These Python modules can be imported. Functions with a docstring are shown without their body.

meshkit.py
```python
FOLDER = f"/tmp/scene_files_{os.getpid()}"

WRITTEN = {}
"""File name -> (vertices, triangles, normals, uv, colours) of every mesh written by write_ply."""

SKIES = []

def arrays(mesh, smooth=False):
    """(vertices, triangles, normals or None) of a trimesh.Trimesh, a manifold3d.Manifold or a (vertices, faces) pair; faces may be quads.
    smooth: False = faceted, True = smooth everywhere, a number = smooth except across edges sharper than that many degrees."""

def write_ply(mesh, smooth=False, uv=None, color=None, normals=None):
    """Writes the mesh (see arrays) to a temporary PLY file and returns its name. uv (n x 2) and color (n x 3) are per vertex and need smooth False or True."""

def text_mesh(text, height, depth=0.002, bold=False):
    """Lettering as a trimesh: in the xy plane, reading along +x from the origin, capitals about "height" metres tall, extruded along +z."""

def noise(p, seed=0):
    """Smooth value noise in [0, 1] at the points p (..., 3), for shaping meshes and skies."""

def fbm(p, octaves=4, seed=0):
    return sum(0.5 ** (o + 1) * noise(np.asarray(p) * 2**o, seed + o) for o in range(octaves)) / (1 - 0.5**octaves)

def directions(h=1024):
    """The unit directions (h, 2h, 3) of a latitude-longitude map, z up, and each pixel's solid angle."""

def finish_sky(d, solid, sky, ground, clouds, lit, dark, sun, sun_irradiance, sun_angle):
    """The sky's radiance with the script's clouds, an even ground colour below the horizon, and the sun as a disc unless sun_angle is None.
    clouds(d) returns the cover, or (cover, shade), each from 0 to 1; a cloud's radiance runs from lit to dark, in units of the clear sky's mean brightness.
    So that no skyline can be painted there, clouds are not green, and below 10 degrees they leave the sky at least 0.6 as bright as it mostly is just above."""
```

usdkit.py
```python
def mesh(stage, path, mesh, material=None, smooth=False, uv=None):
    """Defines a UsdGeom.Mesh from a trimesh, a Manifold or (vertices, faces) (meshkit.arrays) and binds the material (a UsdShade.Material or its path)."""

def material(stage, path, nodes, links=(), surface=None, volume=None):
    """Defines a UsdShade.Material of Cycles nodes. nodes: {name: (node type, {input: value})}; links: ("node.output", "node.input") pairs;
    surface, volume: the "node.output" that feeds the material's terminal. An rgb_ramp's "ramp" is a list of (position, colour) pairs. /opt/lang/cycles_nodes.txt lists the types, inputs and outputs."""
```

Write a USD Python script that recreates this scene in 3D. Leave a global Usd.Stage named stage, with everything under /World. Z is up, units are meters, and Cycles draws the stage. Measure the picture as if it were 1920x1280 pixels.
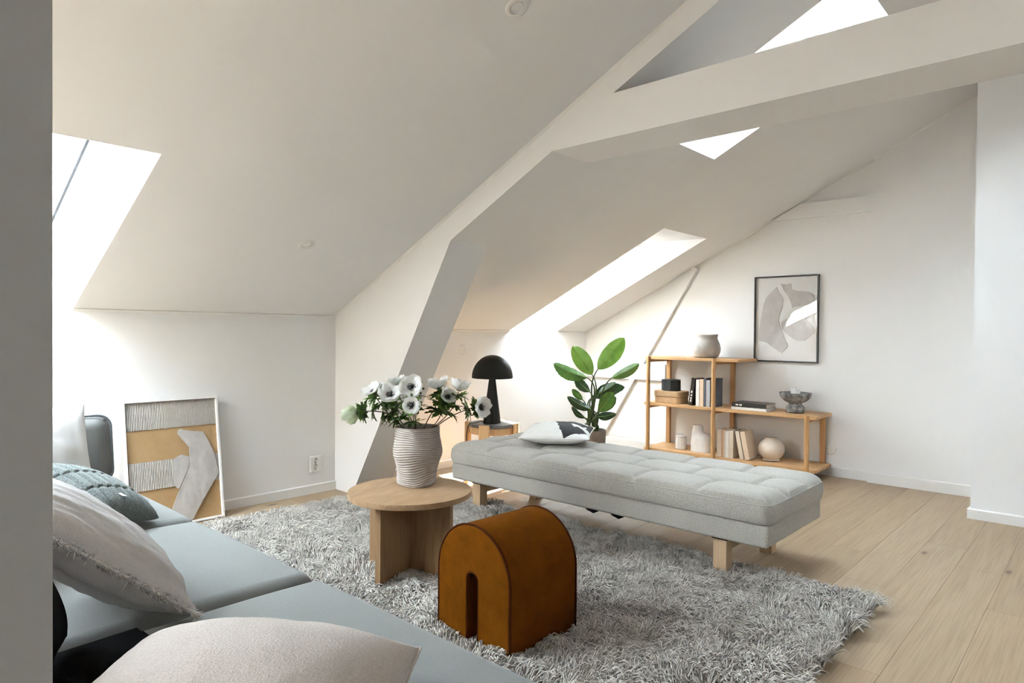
import math, random
import numpy as np, trimesh, manifold3d as m3
from shapely.geometry import Polygon
from shapely import affinity
from pxr import Usd, UsdGeom, UsdLux, UsdShade, Gf, Sdf, Vt
import usdkit, meshkit

stage = Usd.Stage.CreateInMemory()
UsdGeom.SetStageUpAxis(stage, 'Z'); UsdGeom.SetStageMetersPerUnit(stage, 1.0)
UsdGeom.Xform.Define(stage, '/World'); UsdGeom.Scope.Define(stage, '/World/Looks')

# ------------------------------------------------------------------ camera, sky, sun, exposure
FPX = 1239.6
cam = UsdGeom.Camera.Define(stage, '/World/camera')
cam.CreateHorizontalApertureAttr(36.0); cam.CreateVerticalApertureAttr(24.0)
cam.CreateFocalLengthAttr(36.0 * FPX / 1920.0)
cam.CreateClippingRangeAttr(Gf.Vec2f(0.05, 1000.0))
cam.CreateExposureAttr(0.38)
R_, D_, F_ = (0.67447697, -0.73824555, 0.00862108), (-0.00388828, -0.01522876, -0.99987648), (0.73828565, 0.67436013, -0.01314195)
cm = Gf.Matrix4d(*R_, 0, *[-v for v in D_], 0, *[-v for v in F_], 0, 0, 0, 1.10, 1)
cam.AddTransformOp().Set(cm)

sky = UsdLux.DomeLight.Define(stage, '/World/sky')
sky.CreateColorAttr(Gf.Vec3f(0.81, 0.95, 1.09)); sky.CreateIntensityAttr(9.0)
SUN = np.array([-0.85, -0.10, -1.0]); SUN /= np.linalg.norm(SUN)
sun = UsdLux.DistantLight.Define(stage, '/World/sun')
sun.CreateAngleAttr(0.53); sun.CreateColorAttr(Gf.Vec3f(1.0, 0.93, 0.83)); sun.CreateIntensityAttr(2.6e5)
_z = -SUN; _x = np.cross([0, 0, 1.0], _z); _x /= np.linalg.norm(_x); _y = np.cross(_z, _x)
sun.AddTransformOp().Set(Gf.Matrix4d(*_x, 0, *_y, 0, *_z, 0, 0, 0, 0, 1))

# ------------------------------------------------------------------ scene-graph helpers
_count = {}
def numbered(parent, name):
    n = _count.get((parent, name), 0); _count[(parent, name)] = n + 1
    return f'{parent}/{name}' if n == 0 else f'{parent}/{name}_{n:03d}'
def gm(M):
    return Gf.Matrix4d(*np.asarray(M, float).T.ravel().tolist())
def keys(prim, **kw):
    for k, v in kw.items():
        if v: prim.SetCustomDataByKey(k, v)
def pose(loc=(0, 0, 0), rz=0.0, axes=None):
    M = np.eye(4); M[:3, 3] = loc
    if axes is not None: M[:3, :3] = np.stack(axes, 1)
    else:
        c, s = math.cos(rz), math.sin(rz); M[:2, :2] = [[c, -s], [s, c]]
    return M
def thing(name, label, cat=None, M=None, group=None, kind=None):
    p = numbered('/World', name); x = UsdGeom.Xform.Define(stage, p)
    if M is not None: x.AddTransformOp().Set(gm(M))
    keys(x.GetPrim(), label=label, category=cat, group=group, kind=kind)
    return p
def part(parent, name, mesh, m, smooth=35, label=None, kind=None):
    p = numbered(parent, name); g = usdkit.mesh(stage, p, mesh, MAT[m], smooth=smooth)
    keys(g.GetPrim(), label=label, kind=kind)
    return p
def single(name, label, cat, mesh, m, M=None, group=None, kind=None, smooth=35):
    p = numbered('/World', name); g = usdkit.mesh(stage, p, mesh, MAT[m], smooth=smooth)
    if M is not None: g.AddTransformOp().Set(gm(M))
    keys(g.GetPrim(), label=label, category=cat, group=group, kind=kind)
    return p

# ------------------------------------------------------------------ mesh helpers
TM = lambda v, f: trimesh.Trimesh(np.asarray(v, float), np.asarray(f, int), process=False)
def cat(*ms):
    return trimesh.util.concatenate([m for m in ms if m is not None])
def mv(m, d): m = m.copy(); m.apply_translation(d); return m
def tf(m, M): m = m.copy(); m.apply_transform(M); return m
def rot(a, ax): return trimesh.transformations.rotation_matrix(a, ax)
def box(lo, hi):
    lo, hi = np.array(lo, float), np.array(hi, float)
    b = trimesh.creation.box(hi - lo); b.apply_translation((lo + hi) / 2); return b
def gridf(nu, nv, wrap_u=False, wrap_v=False):
    f = []
    U = nu if wrap_u else nu - 1; V = nv if wrap_v else nv - 1
    i, j = np.meshgrid(np.arange(U), np.arange(V), indexing='ij')
    a = i * nv + j; b = ((i + 1) % nu) * nv + j; c = ((i + 1) % nu) * nv + (j + 1) % nv; d = i * nv + (j + 1) % nv
    return np.concatenate([np.stack([a, b, c], -1).reshape(-1, 3), np.stack([a, c, d], -1).reshape(-1, 3)])
def grid(P, wu=False, wv=False):
    P = np.asarray(P, float); return TM(P.reshape(-1, 3), gridf(P.shape[0], P.shape[1], wu, wv))
def rbox(s, r, n=3, at=(0, 0, 0), deform=None, inner=1):
    """box with rounded edges, centred; inner: spans per flat side"""
    h = np.array(s, float) / 2; r = min(r, h.min() * 0.999)
    def line(hh):
        t = np.linspace(0, math.pi / 4, n + 1); strip = np.tan(t) * r
        core = np.linspace(-(hh - r), hh - r, inner + 1)
        return np.concatenate([-(hh - r) - strip[::-1][:-1], core, (hh - r) + strip[1:]])
    vs, fs, k = [], [], 0
    for ax in range(3):
        b, c = (ax + 1) % 3, (ax + 2) % 3
        lb, lc = line(h[b]), line(h[c])
        for sg in (1, -1):
            P = np.zeros((len(lb), len(lc), 3)); P[..., ax] = sg * h[ax]; P[..., b] = lb[:, None]; P[..., c] = lc[None]
            f = gridf(len(lb), len(lc))
            vs.append(P.reshape(-1, 3)); fs.append((f if sg > 0 else f[:, ::-1]) + k); k += len(lb) * len(lc)
    v = np.concatenate(vs); ci = np.clip(v, -(h - r), h - r); d = v - ci; L = np.linalg.norm(d, axis=1, keepdims=True)
    v = np.where(L > 1e-9, ci + d / np.maximum(L, 1e-9) * r, v)
    m = TM(v, np.concatenate(fs)); m.merge_vertices()
    if deform is not None: m.vertices = deform(np.array(m.vertices))
    m.apply_translation(at); return m
def lathe(prof, n=40, fn=None):
    pr = np.array(prof, float); a = np.linspace(0, 2 * math.pi, n, endpoint=False)
    P = np.stack([pr[None, :, 0] * np.cos(a)[:, None], pr[None, :, 0] * np.sin(a)[:, None], np.broadcast_to(pr[None, :, 1], (n, len(pr)))], -1)
    if fn is not None: P = fn(P)
    m = grid(P, wu=True); return m
def tube(path, r, n=8, caps=True, closed=False):
    p = np.asarray(path, float); r = np.broadcast_to(np.asarray(r, float), (len(p),))
    t = (np.roll(p, -1, 0) - np.roll(p, 1, 0)) if closed else np.gradient(p, axis=0)
    t /= np.linalg.norm(t, axis=1, keepdims=True) + 1e-12
    u = np.cross(t[0], [0, 0, 1.0] if abs(t[0][2]) < .9 else [1.0, 0, 0]); u /= np.linalg.norm(u); us = []
    for k in range(len(p)):
        u = u - t[k] * (u @ t[k]); u /= np.linalg.norm(u) + 1e-12; us.append(u)
    us = np.array(us); w = np.cross(t, us); a = np.linspace(0, 2 * math.pi, n, endpoint=False)
    P = p[:, None] + r[:, None, None] * (np.cos(a)[None, :, None] * us[:, None] + np.sin(a)[None, :, None] * w[:, None])
    m = grid(P, wu=closed, wv=True)
    if caps and not closed:
        v, f = np.array(m.vertices), [np.array(m.faces)]; k = len(v)
        v = np.vstack([v, p[0], p[-1]]); L = (len(p) - 1) * n
        f.append(np.array([[k, (j + 1) % n, j] for j in range(n)])); f.append(np.array([[k + 1, L + j, L + (j + 1) % n] for j in range(n)]))
        m = TM(v, np.concatenate(f))
    m.fix_normals() if len(m.faces) < 4000 and not closed else None
    return m
def spline(pts, n=16):
    from scipy.interpolate import CubicSpline
    p = np.array(pts, float); d = np.r_[0, np.cumsum(np.linalg.norm(np.diff(p, axis=0), axis=1))]
    if len(p) == 2: return p[0] + np.linspace(0, 1, n)[:, None] * (p[1] - p[0])
    return CubicSpline(d, p)(np.linspace(0, d[-1], n))
def extr(poly, h):
    if not isinstance(poly, Polygon): poly = Polygon(poly)
    return trimesh.creation.extrude_polygon(poly, h, engine='earcut')
def extr_x(poly_yz, x0, x1):
    """polygon in (y, z) extruded along x"""
    m = extr(poly_yz, x1 - x0); v = np.array(m.vertices)
    m.vertices = np.stack([v[:, 2] + x0, v[:, 0], v[:, 1]], 1); return m
def bev(poly, h, b, n=1):
    """polygon (xy) extruded from 0 to h with bevelled top and bottom rims"""
    p = np.array(poly, float)
    if Polygon(p).exterior.is_ccw is False: p = p[::-1]
    e = np.roll(p, -1, 0) - p; e /= np.linalg.norm(e, axis=1, keepdims=True); nn = np.stack([e[:, 1], -e[:, 0]], 1)
    q = nn + np.roll(nn, 1, 0); q /= np.maximum((q * nn).sum(1, keepdims=True), .3)
    rings = []
    for k in range(n + 1):
        a = math.pi / 2 * k / n; rings.append((b * (1 - math.sin(a)), b * (1 - math.cos(a))))
    rings = [(i, z) for i, z in rings]; rings += [(i, h - z) for i, z in rings[::-1]]
    P = np.stack([np.c_[p - q * i, np.full(len(p), z)] for i, z in rings])
    side = grid(P, wv=True); side.invert()
    cv, cf = trimesh.creation.triangulate_polygon(Polygon(p - q * b), engine='earcut')
    top = TM(np.c_[cv, np.full(len(cv), h)], cf); bot = TM(np.c_[cv, np.zeros(len(cv))], cf[:, ::-1])
    if top.face_normals[:, 2].mean() < 0: top.invert(); bot.invert()
    m = cat(side, top, bot); m.merge_vertices()
    m.fix_normals(); return m
def man(m): return m3.Manifold(m3.Mesh(np.asarray(m.vertices, np.float32), np.asarray(m.faces, np.uint32)))
def man_t(m):
    g = m.to_mesh(); return TM(g.vert_properties[:, :3], g.tri_verts)
def solid(m):
    m = TM(m.vertices, m.faces); m.merge_vertices(); m.fix_normals(); return man(m)
def ngon(n, r, a0=0, sx=1, sy=1):
    a = a0 + np.arange(n) * 2 * math.pi / n; return np.stack([np.cos(a) * r * sx, np.sin(a) * r * sy], 1)
def rrect(w, h, r, n=6):
    pts = []
    for cx, cy, a in ((w / 2 - r, h / 2 - r, 0), (-w / 2 + r, h / 2 - r, 90), (-w / 2 + r, -h / 2 + r, 180), (w / 2 - r, -h / 2 + r, 270)):
        for k in range(n + 1):
            t = math.radians(a + 90 * k / n); pts.append((cx + r * math.cos(t), cy + r * math.sin(t)))
    return np.array(pts)
def noise(p, s, seed=0): return meshkit.fbm(np.asarray(p) * s + 100.0, 3, seed) - 0.5

# ------------------------------------------------------------------ materials
MAT = {}
def mat(name, nodes, links, surface): MAT[name] = usdkit.material(stage, '/World/Looks/' + name, nodes, links, surface=surface)
def flat(name, col, rough=.5, **kw):
    mat(name, {'p': ('principled_bsdf', {'base_color': col, 'roughness': rough, **kw})}, [], 'p.BSDF')
def paint(name, col, rough=.7, amp=.03):
    lo = [c * (1 - amp) for c in col]
    mat(name, {'g': ('geometry', {}), 'n': ('noise_texture', {'scale': 1.7, 'detail': 2.0}), 'r': ('rgb_ramp', {'ramp': [(.3, lo), (.7, col)]}),
               'n2': ('noise_texture', {'scale': 260.0, 'detail': 2.0}), 'b': ('bump', {'strength': .08, 'distance': .001}), 'p': ('principled_bsdf', {'roughness': rough, 'specular_ior_level': .25})},
        [('g.position', 'n.vector'), ('g.position', 'n2.vector'), ('n.fac', 'r.fac'), ('r.color', 'p.base_color'), ('n2.fac', 'b.height'), ('b.normal', 'p.normal')], 'p.BSDF')
def wood(name, cols, sc=(1.2, 22, 22), rough=.5, knots=False, bump=.15, dist=1.2, shift=(0, 0, 0), world=False):
    nd = {'t': ('geometry' if world else 'texture_coordinate', {}), 'm': ('mapping', {'scale': sc, 'location': shift}),
          'n': ('noise_texture', {'scale': 1.0, 'detail': 6.0, 'roughness': .6, 'distortion': dist}), 'r': ('rgb_ramp', {'ramp': [(.25, cols[0]), (.5, cols[1]), (.75, cols[2])]}),
          'm2': ('mapping', {'scale': [s * 9 if s > 5 else s * 3 for s in sc], 'location': shift}), 'n2': ('noise_texture', {'scale': 1.0, 'detail': 3.0}),
          'r2': ('rgb_ramp', {'ramp': [(.35, (.72, .70, .68)), (.55, (1, 1, 1))]}), 'x': ('mix', {'mix_type': 'multiply', 'fac': .55}),
          'b': ('bump', {'strength': bump, 'distance': .001}), 'p': ('principled_bsdf', {'roughness': rough, 'specular_ior_level': .35})}
    o = 't.position' if world else 't.object'
    ln = [(o, 'm.vector'), ('m.vector', 'n.vector'), ('n.fac', 'r.fac'), (o, 'm2.vector'), ('m2.vector', 'n2.vector'), ('n2.fac', 'r2.fac'),
          ('r.color', 'x.color1'), ('r2.color', 'x.color2'), ('n2.fac', 'b.height'), ('b.normal', 'p.normal')]
    out = 'x.color'
    if knots:
        nd |= {'mk': ('mapping', {'scale': (1.5, 4.2, 1.0), 'location': shift}), 'nw': ('noise_texture', {'scale': 9.0, 'detail': 2.0}), 'ma': ('mix', {'mix_type': 'mix', 'fac': .05}), 'v': ('voronoi_texture', {'scale': 1.15}),
               'rk': ('rgb_ramp', {'ramp': [(0, (1, 1, 1)), (.035, (.85, .85, .85)), (.075, (.12, .12, .12)), (.16, (0, 0, 0))]}), 'xk': ('mix', {'mix_type': 'mix', 'color2': (.10, .065, .04)})}
        ln += [(o, 'mk.vector'), (o, 'nw.vector'), ('mk.vector', 'ma.color1'), ('nw.color', 'ma.color2'), ('ma.color', 'v.vector'), ('v.distance', 'rk.fac'), ('rk.color', 'xk.fac'), ('x.color', 'xk.color1')]
        out = 'xk.color'
    ln.append((out, 'p.base_color')); mat(name, nd, ln, 'p.BSDF')
def fabric(name, a, b, scale=420.0, rough=.95, bump=.5, dist=.0012, weave=None, sheen=.15, world=False, spec=.1):
    nd = {'t': ('geometry' if world else 'texture_coordinate', {}), 'm': ('mapping', {'scale': weave or (1, 1, 1)}), 'n': ('noise_texture', {'scale': scale, 'detail': 3.0, 'roughness': .7}),
          'r': ('rgb_ramp', {'ramp': [(.3, a), (.7, b)]}), 'n2': ('noise_texture', {'scale': 3.0, 'detail': 3.0}), 'r2': ('rgb_ramp', {'ramp': [(.3, (.9, .9, .9)), (.7, (1, 1, 1))]}),
          'x': ('mix', {'mix_type': 'multiply', 'fac': 1.0}), 'b': ('bump', {'strength': bump, 'distance': dist}),
          'p': ('principled_bsdf', {'roughness': rough, 'specular_ior_level': spec, 'sheen_weight': sheen, 'sheen_roughness': .6})}
    o = 't.position' if world else 't.object'
    mat(name, nd, [(o, 'm.vector'), ('m.vector', 'n.vector'), ('n.fac', 'r.fac'), (o, 'n2.vector'), ('n2.fac', 'r2.fac'), ('r.color', 'x.color1'), ('r2.color', 'x.color2'),
                   ('x.color', 'p.base_color'), ('n.fac', 'b.height'), ('b.normal', 'p.normal')], 'p.BSDF')
def stone(name, ramp, scale, rough=.6, bump=.3, dist=.004, detail=5.0, spec=.4):
    mat(name, {'t': ('texture_coordinate', {}), 'n': ('noise_texture', {'scale': scale, 'detail': detail, 'roughness': .65}), 'r': ('rgb_ramp', {'ramp': ramp}),
               'b': ('bump', {'strength': bump, 'distance': dist}), 'p': ('principled_bsdf', {'roughness': rough, 'specular_ior_level': spec})},
        [('t.object', 'n.vector'), ('n.fac', 'r.fac'), ('r.color', 'p.base_color'), ('n.fac', 'b.height'), ('b.normal', 'p.normal')], 'p.BSDF')
def leafm(name, a, b, veins=None, rough=.35, trans=.3):
    nd = {'t': ('texture_coordinate', {}), 'n': ('noise_texture', {'scale': 18.0, 'detail': 3.0}), 'r': ('rgb_ramp', {'ramp': [(.3, a), (.7, b)]}),
          'p': ('principled_bsdf', {'roughness': rough, 'specular_ior_level': .45}), 'tr': ('translucent_bsdf', {}), 'mx': ('mix_closure', {'fac': trans})}
    mat(name, nd, [('t.object', 'n.vector'), ('n.fac', 'r.fac'), ('r.color', 'p.base_color'), ('r.color', 'tr.color'), ('p.BSDF', 'mx.closure1'), ('tr.BSDF', 'mx.closure2')], 'mx.closure')

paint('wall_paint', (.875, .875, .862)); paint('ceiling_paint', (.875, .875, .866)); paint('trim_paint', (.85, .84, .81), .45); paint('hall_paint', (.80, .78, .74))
mat('art_glass', {'f': ('layer_weight', {'blend': .5}), 'q': ('math', {'math_type': 'power', 'value2': 5.0}), 'k': ('math', {'math_type': 'multiply_add', 'value2': .9, 'value3': .06}), 't': ('transparent_bsdf', {}), 'g': ('glossy_bsdf', {'roughness': 0.0, 'color': (1, 1, 1)}), 'm': ('mix_closure', {})},
    [('f.facing', 'q.value1'), ('q.value', 'k.value1'), ('k.value', 'm.fac'), ('t.BSDF', 'm.closure1'), ('g.BSDF', 'm.closure2')], 'm.closure')
mat('blind_cloth', {'d': ('diffuse_bsdf', {'color': (.8, .8, .79)}), 't': ('translucent_bsdf', {'color': (.75, .75, .74)}), 'm': ('mix_closure', {'fac': .55})}, [('d.BSDF', 'm.closure1'), ('t.BSDF', 'm.closure2')], 'm.closure')
paint('outer_roof', (.12, .11, .10)); paint('chimney_render', (.45, .40, .36))
flat('white_plastic', (.82, .81, .78), .3); flat('socket_dark', (.05, .05, .05), .5); flat('lens_grey', (.35, .34, .31), .25); flat('gasket_grey', (.05, .055, .06), .6)
mat('pane', {'t': ('transparent_bsdf', {}), 'g': ('glossy_bsdf', {'roughness': 0.0, 'color': (1, 1, 1)}), 'm': ('mix_closure', {'fac': .04})}, [('t.BSDF', 'm.closure1'), ('g.BSDF', 'm.closure2')], 'm.closure')
OAK = [((0.3254, 0.2332, 0.1427), (0.3637, 0.2661, 0.1669), (0.3942, 0.2967, 0.1898)), ((0.3407, 0.2442, 0.1525), (0.3803, 0.2808, 0.1800), (0.4096, 0.3114, 0.2031)), ((0.3101, 0.2185, 0.1328), (0.3445, 0.2479, 0.1525), (0.3803, 0.2771, 0.1767)), ((0.3331, 0.2332, 0.1394), (0.3675, 0.2661, 0.1624), (0.3981, 0.2967, 0.1866))]
for k, c in enumerate(OAK): wood(f'floor_oak_{"abcd"[k]}', c, sc=(1.0, 16, 16), rough=.42, knots=True, bump=.1, shift=(k * 3.7, k * 1.3, k))
wood('shelf_oak', ((.48, .27, .12), (.56, .33, .155), (.62, .39, .20)), sc=(14, 1.6, 14), rough=.5)
wood('post_oak', ((.42, .22, .09), (.50, .28, .12), (.57, .34, .16)), sc=(16, 16, 1.8), rough=.5)
wood('table_oak', ((0.2442, 0.1496, 0.0766), (0.3256, 0.2080, 0.1132), (0.3922, 0.2628, 0.1533)), sc=(2.2, 12, 12), rough=.5, dist=2.2)
wood('table_leg_oak', ((0.1904, 0.1089, 0.0512), (0.2584, 0.1551, 0.0768), (0.3128, 0.1980, 0.1056)), sc=(10, 10, 1.7), rough=.5, dist=2.0)
wood('leg_oak', ((.40, .27, .15), (.50, .35, .21), (.58, .42, .27)), sc=(18, 18, 2.0), rough=.5)
wood('pine', ((0.6600, 0.3864, 0.1760), (0.7400, 0.4600, 0.2240), (0.8000, 0.5152, 0.2640)), sc=(14, 14, 2.0), rough=.5)
fabric('daybed_cloth', (0.2709, 0.2562, 0.2215), (0.5237, 0.4954, 0.4389), weave=(1, 1, 1), scale=260, bump=.8)
fabric('sofa_cloth', (0.1464, 0.1531, 0.1426), (0.2148, 0.2155, 0.1997), scale=480, bump=.4)
fabric('sofa_piping', (.10, .115, .12), (.16, .175, .18), scale=480)
fabric('white_linen', (.72, .71, .69), (.82, .81, .79), scale=500, bump=.2)
fabric('grey_linen', (0.4464, 0.4180, 0.3936), (0.5580, 0.5320, 0.5088), scale=700, bump=.35, weave=(1, .25, 1))
fabric('fringe_linen', (.62, .585, .555), (.74, .71, .68), scale=700, bump=0)
fabric('boucle', (0.4232, 0.3627, 0.3116), (0.5520, 0.4929, 0.4371), scale=230, bump=.9, dist=.003)
fabric('quilt_cloth', (.035, .043, .040), (.21, .235, .215), scale=240, bump=.8)
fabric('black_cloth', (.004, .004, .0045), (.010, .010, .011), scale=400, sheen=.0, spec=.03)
fabric('velvet', (0.0920, 0.0265, 0.0013), (0.1334, 0.0411, 0.0024), scale=14, bump=.05, rough=.75, sheen=.0, spec=.02)
fabric('velvet_piping', (0.0340, 0.0092, 0.0036), (0.0510, 0.0149, 0.0054), scale=60, rough=.8, sheen=.0, spec=.02)
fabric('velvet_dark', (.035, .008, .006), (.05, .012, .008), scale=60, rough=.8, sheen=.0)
fabric('pile_light', (0.4511, 0.4215, 0.3722), (0.6676, 0.6301, 0.5623), scale=9, bump=0, rough=.9, world=True); fabric('pile_dark', (0.2599, 0.2414, 0.2137), (0.4598, 0.4297, 0.3818), scale=9, bump=0, rough=.9, world=True)
fabric('rug_back', (.20, .19, .175), (.28, .27, .25), scale=120)
flat('black_metal', (.008, .008, .008), .5, specular_ior_level=.22); flat('black_gloss', (.012, .012, .012), .3); flat('black_mat', (.018, .019, .020), .75)
flat('tag_white', (.75, .75, .73), .8)
stone('dark_granite', [(.2, (.03, .028, .027)), (.5, (.13, .125, .12)), (.75, (.28, .27, .26))], 60.0, .35, .05)
stone('grey_tuff', [(.28, (.03, .03, .028)), (.45, (.13, .125, .115)), (.6, (.30, .29, .27)), (.8, (.45, .44, .42))], 22.0, .85, .8, .006)
stone('rope_clay', [(.25, (0.2880, 0.2489, 0.2145)), (.5, (0.3600, 0.3160, 0.2769)), (.75, (0.4240, 0.3792, 0.3354))], 8.0, .9, .2, .002)
stone('concrete_pot', [(.25, (.33, .30, .265)), (.5, (.46, .43, .39)), (.75, (.60, .57, .53))], 9.0, .9, .25, .002)
stone('plaster_white', [(.3, (.70, .68, .65)), (.7, (.80, .78, .75))], 30.0, .8, .2, .001)
stone('cream_glaze', [(.3, (.66, .56, .45)), (.7, (.76, .68, .57))], 5.0, .12, .0, .001, spec=.6)
stone('candle_wax', [(.3, (.82, .81, .78)), (.7, (.86, .85, .83))], 5.0, .5, .0)
stone('plant_pot_clay', [(.3, (.15, .125, .10)), (.7, (.20, .17, .14))], 7.0, .55, .1, .001)
stone('soil', [(.3, (.012, .009, .006)), (.7, (.05, .035, .025))], 60.0, .95, .8, .01)
stone('card_box', [(.3, (.40, .255, .13)), (.7, (.47, .31, .17))], 30.0, .7, .05)
stone('cardboard', [(.3, (0.2960, 0.1797, 0.0801)), (.5, (0.3374, 0.2106, 0.0982)), (.75, (0.3670, 0.2415, 0.1240))], 7.0, .85, .15, .001)
stone('grey_paper', [(.3, (0.3780, 0.3516, 0.3212)), (.7, (0.4680, 0.4405, 0.4092))], 12.0, .9, .3, .002)
stone('corrugated', [(.3, (0.3680, 0.3440, 0.3080)), (.7, (0.4320, 0.4040, 0.3640))], 30.0, .9, .05, .001)
stone('mat_paper', [(.3, (.78, .77, .74)), (.7, (.82, .81, .79))], 4.0, .8, .0)
stone('collage_cloth', [(.3, (.50, .475, .445)), (.7, (.60, .575, .55))], 14.0, .95, .3, .003)
stone('book_cream', [(.3, (.62, .52, .40)), (.7, (.70, .60, .48))], 20.0, .8, .0); stone('book_tan', [(.3, (.52, .31, .19)), (.7, (.58, .36, .23))], 20.0, .7, .0)
stone('book_white', [(.3, (.74, .72, .67)), (.7, (.80, .78, .74))], 20.0, .6, .0); stone('book_grey', [(.3, (.36, .36, .37)), (.7, (.46, .46, .47))], 30.0, .7, .0)
stone('book_slate', [(.3, (.07, .075, .085)), (.7, (.10, .105, .115))], 30.0, .7, .0); stone('page_paper', [(.3, (.68, .62, .50)), (.7, (.76, .70, .60))], 80.0, .9, .2, .001)
stone('book_beige', [(.3, (.66, .50, .35)), (.7, (.74, .58, .42))], 20.0, .7, .0)
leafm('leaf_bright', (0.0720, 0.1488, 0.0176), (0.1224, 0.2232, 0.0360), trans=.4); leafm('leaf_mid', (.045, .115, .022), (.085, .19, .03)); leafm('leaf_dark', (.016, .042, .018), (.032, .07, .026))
leafm('leaf_midrib', (.16, .28, .06), (.22, .34, .09)); leafm('stalk_green', (.035, .065, .02), (.06, .10, .03), trans=.0, rough=.5)
leafm('petal_white', (.88, .88, .86), (.94, .94, .92), rough=.7, trans=.5); leafm('petal_green', (.62, .70, .50), (.78, .84, .68), rough=.6, trans=.35)
leafm('frill_green', (0.0675, 0.1495, 0.0234), (0.1485, 0.2730, 0.0455), rough=.5); leafm('frill_dark', (0.0350, 0.0810, 0.0182), (0.0770, 0.1485, 0.0325), rough=.5)
leafm('flower_stem', (.085, .06, .04), (.13, .10, .06), trans=0, rough=.6)

# ------------------------------------------------------------------ the room shell
YK, ZN, SN = 4.011, 1.205, .49            # near knee wall, its height, roof pitch
ZF, SF = 1.120, .493                      # the roof beyond the truss sits a little lower
YS, X0, X1, RY = -3.811, -2.6, 5.52, 0.10 # south knee wall, west wall, gable, ridge
TX0, TX1 = 2.57, 2.87                     # truss
TH = .33
zn = lambda y: ZN + SN * (YK - y)
zf = lambda y: ZF + SF * (YK - y)

fl = thing('floor', 'pale matt oak plank floor', kind='structure')
part(fl, 'subfloor', box((X0 - .1, YS - .1, -.10), (X1 + .1, YK + .1, -.018)), 'rug_back', smooth=False)
rng = random.Random(5)
fixed = {0: 3.78, 3: 3.70, 4: 3.31}
PW, PY = .18, .37
def plank(x0, x1, y0, y1, top):
    g, b = .0003, .0007
    lo = [(x0 + g, y0 + g), (x1 - g, y0 + g), (x1 - g, y1 - g), (x0 + g, y1 - g)]; hi = [(x0 + g + b, y0 + g + b), (x1 - g - b, y0 + g + b), (x1 - g - b, y1 - g - b), (x0 + g + b, y1 - g - b)]
    v = [(*p, -.017) for p in lo] + [(*p, top - b) for p in lo] + [(*p, top) for p in hi]
    f = []
    for r in (0, 4):
        for k in range(4):
            a, c = r + k, r + (k + 1) % 4; f += [(a, c, c + 4), (a, c + 4, a + 4)]
    f += [(8, 9, 10), (8, 10, 11)]
    return TM(v, f)
for k in range(-5, 21):
    y0, y1 = PY + k * PW, min(PY + (k + 1) * PW, YK)
    if y1 - y0 < .02: continue
    x = X0 - rng.random() * 1.6
    js = []
    if k in fixed:
        js = [fixed[k] - 2.1, fixed[k]] + ([fixed[k] + 2.1] if fixed[k] + 2.1 < X1 else [])
    else:
        while x < X1: x += 1.5 + rng.random() * .8; js.append(x)
    js = [X0] + [j for j in js if X0 + .2 < j < X1 - .15] + [X1]
    for a, b in zip(js[:-1], js[1:]):
        part(fl, 'plank', plank(a, b, y0, y1, -.0002 * rng.random()), f'floor_oak_{"abcd"[rng.randrange(4)]}', smooth=False)
part(fl, 'hidden_floor', box((X0, YS, -.017), (X1, PY - 5 * PW, 0)), 'floor_oak_a', smooth=False)

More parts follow.
